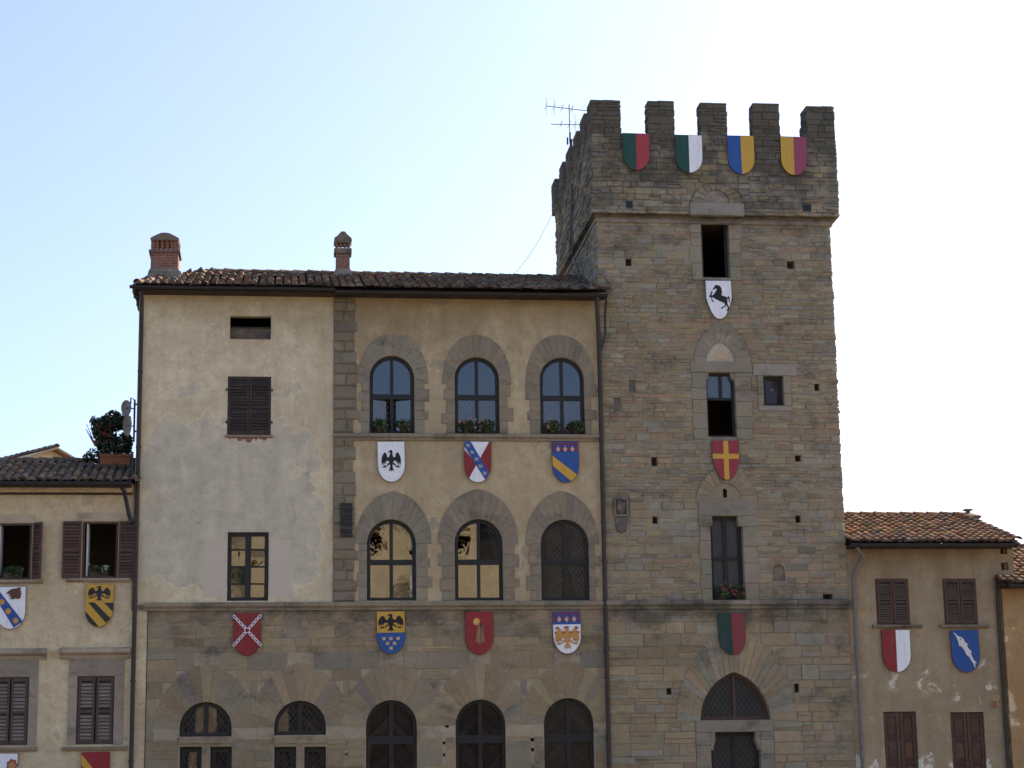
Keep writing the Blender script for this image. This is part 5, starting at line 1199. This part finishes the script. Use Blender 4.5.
# right house
s = Shield((881.3, 630, 909.6, 672.5), YF+.03, 'round', 'red and white halved shield on the tan house', RED); s.add('half_field', [[(.5, -.02), (1.02, -.02), (1.02, 1.02), (.5, 1.02)]], WHT)
s = Shield((951, 630.3, 979, 672.5), YF+.03, 'round', 'blue shield with a long nosed white fish', (.02, .075, .27))
fish = [(135, 112), (150, 120), (205, 178), (250, 190), (285, 225), (305, 270), (345, 300), (325, 315), (345, 360), (395, 415), (380, 440), (390, 480), (420, 550), (468, 595), (430, 590), (438, 655), (425, 658), (405, 590), (385, 560), (355, 500), (320, 470), (305, 450), (290, 400), (255, 350), (240, 328), (208, 328), (205, 290), (188, 215), (170, 175)]
s.trace('fish', fish, (88, 85, 520, 728), (.62, .62, .60)); s.add('eye', [disc(.345, .21, .022, .016, 8)], BLK, lift=4)

# ================================================================== PLANTS ON SILLS AND ROOF
GRN = [(.035, .06, .025), (.05, .085, .03), (.025, .045, .022), (.07, .10, .04)]
PINK = [(.50, .12, .14), (.45, .08, .10), (.55, .22, .20), (.42, .05, .06)]
def potted(px, py, wd, hgt, Y, label, flowers=0, cat='potted plant', fl=PINK, group='plants on the window sills', long=False, zb=None):
    x, z = W(px, py, Y); zb = z-hgt/2 if zb is None else zb
    t = thing('potted_plant', (x, Y, zb), label, cat, group); q = random.Random(int(px*7+py)); b = MB()
    ph = .16; a = wd*.32 if long else .085
    if long: b.box(x-a*1.4, x+a*1.4, Y-.08, Y+.08, zb, zb+ph, M['potdark'])
    else: b.grid([[(x+math.cos(2*math.pi*k/12)*r_, Y+math.sin(2*math.pi*k/12)*r_, zb+zz) for k in range(12)] for r_, zz in ((0.01, 0), (.065, 0), (.085, ph-.03), (.1, ph-.03), (.1, ph), (.08, ph), (.01, ph-.02))], M['potdark'], (1, 1, 1), True, True)
    b.build('pot', t); b = MB()
    n = int(150*wd/.35)
    leaves(b, (x, Y-.03, zb+ph+hgt*.28), (wd/2, .14, hgt*.42), n, .085, GRN, q); leaves(b, (x+wd*.15, Y-.07, zb+ph*.8), (wd*.35, .08, hgt*.32), n//2, .075, GRN, q, -.2)
    for k in range(6): a_ = q.uniform(-1, 1); b.tube([(x, Y, zb+ph-.02), (x+a_*wd*.4, Y-.05, zb+ph+hgt*q.uniform(.2, .6))], .006, M['leaf'], GRN[0], 4)
    b.build('foliage', t)
    if flowers:
        b = MB()
        for k in range(flowers):
            c = (x+q.uniform(-.5, .5)*wd, Y-.1+q.uniform(-.06, .04), zb+ph+q.uniform(-.05, .75)*hgt); leaves(b, c, (.035, .03, .035), 14, .04, fl, q, mat=M['petal'])
        b.build('blossom', t)
ys = YF-.015
for i, (pts, nm) in enumerate((((380, 403), 'leftmost'), ((467, 487), 'middle'), ((552.5, 575.5), 'rightmost'))):
    for j, px in enumerate(pts):
        lab = {0: ['bushy green plant at left of the sill below the half open upper window', 'bushy green plant at right of the sill below the half open upper window'], 1: ['flowering trailing plant at left of the middle upper window sill', 'flowering plant at right of the middle upper window sill'], 2: ['sparse flowering plant at left of the upper window sill nearest the tower', 'small green plant at right of the upper window sill nearest the tower']}[i][j]
        potted(px, 430, .42, .30, ys, lab, flowers=(0, 0, 7, 7, 5, 0)[i*2+j], zb=ZS1+.005, fl=[(.50, .30, .20), (.45, .22, .16)])
potted(722, 596, .42, .36, YF-.03, 'pink geranium at left of the tower window sill', 9, zb=ZCT1+.005); potted(738, 596, .42, .36, YF-.03, 'pink geranium at right of the tower window sill', 9, zb=ZCT1+.005)
potted(99, 572, .5, .26, YF+.1, 'white flowering plant inside the open window of the cream house', 8, fl=[(.5, .5, .36), (.45, .45, .30)], zb=WU[1][2]+.005, long=True)
potted(13, 574, .5, .26, YF+.1, 'leafy plant inside the open window at the left picture edge', 0, zb=WU[0][2]+.005, long=True)
# roof terrace shrub in a planter on the left house
yb_ = YF+1.5; zroof = zle+.03+(yb_-yle)*math.tan(sl_); X0, X1, _, zpl = RW(100, 452, 130, 470, yb_)
t = thing('roof_planter', ((X0+X1)/2, yb_, zroof-.1), 'terracotta planter box on the left tiled roof', 'planter'); b = MB()
zpt = W(115, 455, yb_)[1]
X1 = min(X1, XL-.08)
b.box(X0, X1, yb_, yb_+.5, zroof-.16, zpt-.04, M['terracotta'], (1, 1, 1)); b.build('box', t); b = MB(); b.box(X0-.03, X1+.03, yb_-.03, yb_+.53, zpt-.04, zpt+.03, M['terracotta']); b.build('rim', t)
t = thing('flowering_shrub', ((X0+X1)/2, yb_+.25, zpt), 'dark flowering shrub growing on the left roof against the palazzo', 'shrub'); q = random.Random(7); b = MB()
cx, cz = W(106, 432, yb_)
for k in range(6): a_ = q.uniform(-.4, .4); b.tube([(cx+.1+a_*.3, yb_+.25, zpt), (cx+a_, yb_+.25+q.uniform(-.2, .2), zpt+.4), (cx+a_*1.5, yb_+.2, cz+q.uniform(.1, .5))], [.03, .02, .008], M['bark'], n=6)
b.build('stem', t); b = MB()
SG = [(.022, .04, .018), (.03, .055, .024), (.018, .03, .016), (.05, .075, .035)]
for (px, py, rx, rz, n) in ((101, 428, .24, .34, 760), (113, 420, .28, .28, 760), (94, 422, .13, .18, 120), (106, 440, .32, .28, 760), (124, 441, .22, .25, 620), (116, 450, .40, .16, 620), (96, 452, .30, .12, 160), (123, 420, .2, .25, 260), (87, 457, .18, .08, 70)):
    x, z = W(px, py, yb_); leaves(b, (x, yb_+.2, z), (rx, .35, rz), n, .10, SG, q)
b.build('foliage', t); b = MB()
for k in range(16): x, z = W(q.uniform(94, 112), q.uniform(424, 446), yb_); leaves(b, (x, yb_-.1, z), (.05, .05, .05), 12, .05, [(.22, .05, .05), (.25, .09, .07)], q, mat=M['petal'])
b.build('blossom', t)
# plates on a bent pole at the palazzo corner
yp = YF+.35; t = thing('wall_dishes', (XL-.05, yp, W(131, 442, yp)[1]), 'two pale grey plates on a bent pole at the palazzo corner', 'dishes'); b = MB(); xq = XL-.08
b.tube([(xq, yp, W(131, 442, yp)[1]), (xq, yp, W(131, 400, yp)[1]), (xq-.10, yp, W(131, 398, yp)[1]), (xq-.1, yp, W(131, 404, yp)[1])], .025, M['iron'])
for py in (405, 432): b.box(xq, XL, yp-.02, yp+.02, W(131, py, yp)[1], W(131, py, yp)[1]+.04, M['iron'])
b.build('pole', t)
for (px, py, rx, rz, ax) in ((126.5, 408.5, .13, .20, 20), (127.5, 426, .11, .28, 14)):
    b = MB(); x, z = W(px, py, yp); x = min(x, xq-.06); rows = []
    for k, (r_, d_) in enumerate(((.02, .07), (.5, .055), (.85, .02), (1, 0), (1, .015), (.85, .035), (.02, .085))):
        rows.append([(x+math.cos(2*math.pi*j/20)*rx*r_, yp-.1+d_, z+math.sin(2*math.pi*j/20)*rz*r_) for j in range(20)])
    b.grid(rows, M['plate'], (1, 1, 1), True, True); b.tube([(x, yp-.05, z), (xq, yp, z)], .015, M['iron']); b.build('plate', t)
# aerial on the tower roof
ya = mY[3]+.97; xa_, za_ = W(569.3, 108, ya); t = thing('tv_aerial', (xa_, ya, zp1), 'thin television aerial behind the tower battlements', 'aerial'); b = MB()
xa_ = max(xa_, PX0+.12); b.tube([(xa_, ya, zp1), (xa_, ya, za_+.1)], .018, M['metal'], n=6)
b.box(xa_-.1, xa_+.1, ya-.1, ya+.1, zp1+.002, zp1+.03, M['metal']); b.build('mast', t)
for (p0, p1, els) in (((546.5, 106), (589, 111), ((546, 9), (554, 8), (562, 3), (572, 3))), ((551, 124.3), (582, 124.6), ((561, 3), (575, 10), (569, 5)))):
    b = MB(); A2, B2 = W(*p0, ya), W(*p1, ya); b.tube([(A2[0], ya, A2[1]), (B2[0], ya, B2[1])], .012, M['metal'], n=6)
    for px, L_ in els:
        t_ = (px-p0[0])/(p1[0]-p0[0]); x, z = A2[0]+(B2[0]-A2[0])*t_, A2[1]+(B2[1]-A2[1])*t_; dl = L_/36
        b.tube([(x, ya-.05, z-dl), (x, ya-.05, z+dl)], .007, M['metal'], n=5); b.tube([(x, ya-.3, z), (x, ya+.3, z)], .007, M['metal'], n=5)
    b.build('antenna_array', t)
b = MB()
for px, py, hh in ((570, 137, .28), (571.5, 143, .22), (567.5, 141, .2)): x, z = W(px, py, ya); b.box(x-.02, x+.02, ya-.04, ya+.04, z-hh/2, z+hh/2, M['iron'])
b.build('junction_box', t)
# slack cable from the tower down to the palazzo roof
yk = YF+5.6; A2 = WX(556, 205, PX0-.05); B2 = W(516, 272, YF+4.4); b = MB(); pts = []
for k in range(13):
    s_ = k/12; pts.append((PX0-.04+(B2[0]-PX0+.04)*s_, A2[0]+(YF+4.4-A2[0])*s_, A2[1]+(B2[1]-A2[1])*s_-.35*4*s_*(1-s_)*.5))
b.tube(pts, .006, M['metal'], n=5); o = b.build('cable', None, Vector(pts[-1])); tag(o, 'thin slack cable hanging between the tower flank and the palazzo roof', 'cable')
b = MB(); P0, P1, P2, P3 = W(590, 286, YF-.2), W(593, 275, YF-.2), W(605, 275, YF-.2), W(608.5, 284, YF-.2)
b.tube([(P0[0], YF-.15, P0[1]-.05), (P1[0], YF-.2, P1[1]), (P1[0]+.1, YF-.2, P1[1]+.05), (P2[0]-.08, YF-.2, P2[1]+.04), (P2[0], YF-.2, P2[1]-.03), (P3[0], YF-.25, P3[1])], .035, M['pipegrey']); b.build('vent_pipe', pal)

# ================================================================== ACROSS THE SQUARE (seen only as reflections)
op = thing('opposite_palazzo', (2, -8, 0), 'golden plaster palazzo with open arcade, facing the tower across the square', 'palazzo')
b = MB(); OX0, OX1b, OZ = -22., 13.5, 19.0; hs = []
for k in range(8): x = OX0+1+k*4.3; hs.append(arch_round(x, x+3.5, 0, 9.6, 12))
for k in range(8): x = OX0+2+k*4.3; hs += [rect(x, x+1.0, 15.7, 17.0)]
wall_sheet(b, [(x, z) for x, z in rect(OX0, OX1b, 0, OZ)], hs, lambda u, z, d: (u, -8+d, z), 3.5, M['plaster_opposite'])
b.box(OX0, OX1b, -12.4, -12.0, 0, OZ, M['dark']); b.build('wall', op)
b = MB(); b.box(OX0-.4, OX1b+.4, -13, -7, OZ, OZ+.25, M['beam']); b.grid([[(OX0-.4, -7, OZ+.25), (OX1b+.4, -7, OZ+.25)], [(OX0-.4, -10, OZ+1.3), (OX1b+.4, -10, OZ+1.3)], [(OX0-.4, -13, OZ+.25), (OX1b+.4, -13, OZ+.25)]], M['tile'], TILES_OR[0], False); b.build('roof', op)
b = MB()
for k in range(4):
    x = OX0+2+k*4.3
    for sx in (x-.65, x+1.22): b.box(sx, sx+.62, -7.98, -7.9, 15.6, 17.0, M['shutter_brown'])
b.build('shutter', op)
for k, (x, c1, c2) in enumerate(((-1.6, GREEN, WHT), (1.2, WHT, RED))):
    b = MB(); z0, z1 = 12.2, 15.4
    for j, c in enumerate((c1, WHT, c2)): b.grid([[(x+.5*j+.5*t+zz*.35, -7.6+.12*math.sin(3*t+zz*4), z1-(z1-z0)*zz) for t in (0, .5, 1)] for zz in (0, .25, .5, .75, 1)], M['paint'], c)
    b.tube([(x-.05, -7.62, z1+.02), (x+1.6, -7.62, z1+.02)], .03, M['iron']); b.tube([(x+.75, -7.62, z1+.02), (x+.75, -7.98, z1+.3)], .03, M['iron']); b.build('banner', op)
b = MB(); b.box(OX0, OX1b, -7.99, -7.75, 11.3, 11.6, M['plaster_opposite']); b.build('string_course', op)
o2 = thing('opposite_stone_house', (24, -8, 0), 'dark stone house beside the golden palazzo across the square', 'house')
b = MB(); b.box(13.6, 34, -14, -8.2, 0, 21, M['mortar'], (.10, .095, .085)); b.build('wall', o2); b = MB(); b.box(13.6, 34.4, -14.4, -7.6, 21, 21.3, M['tile'], TILES[0]); b.build('roof', o2)
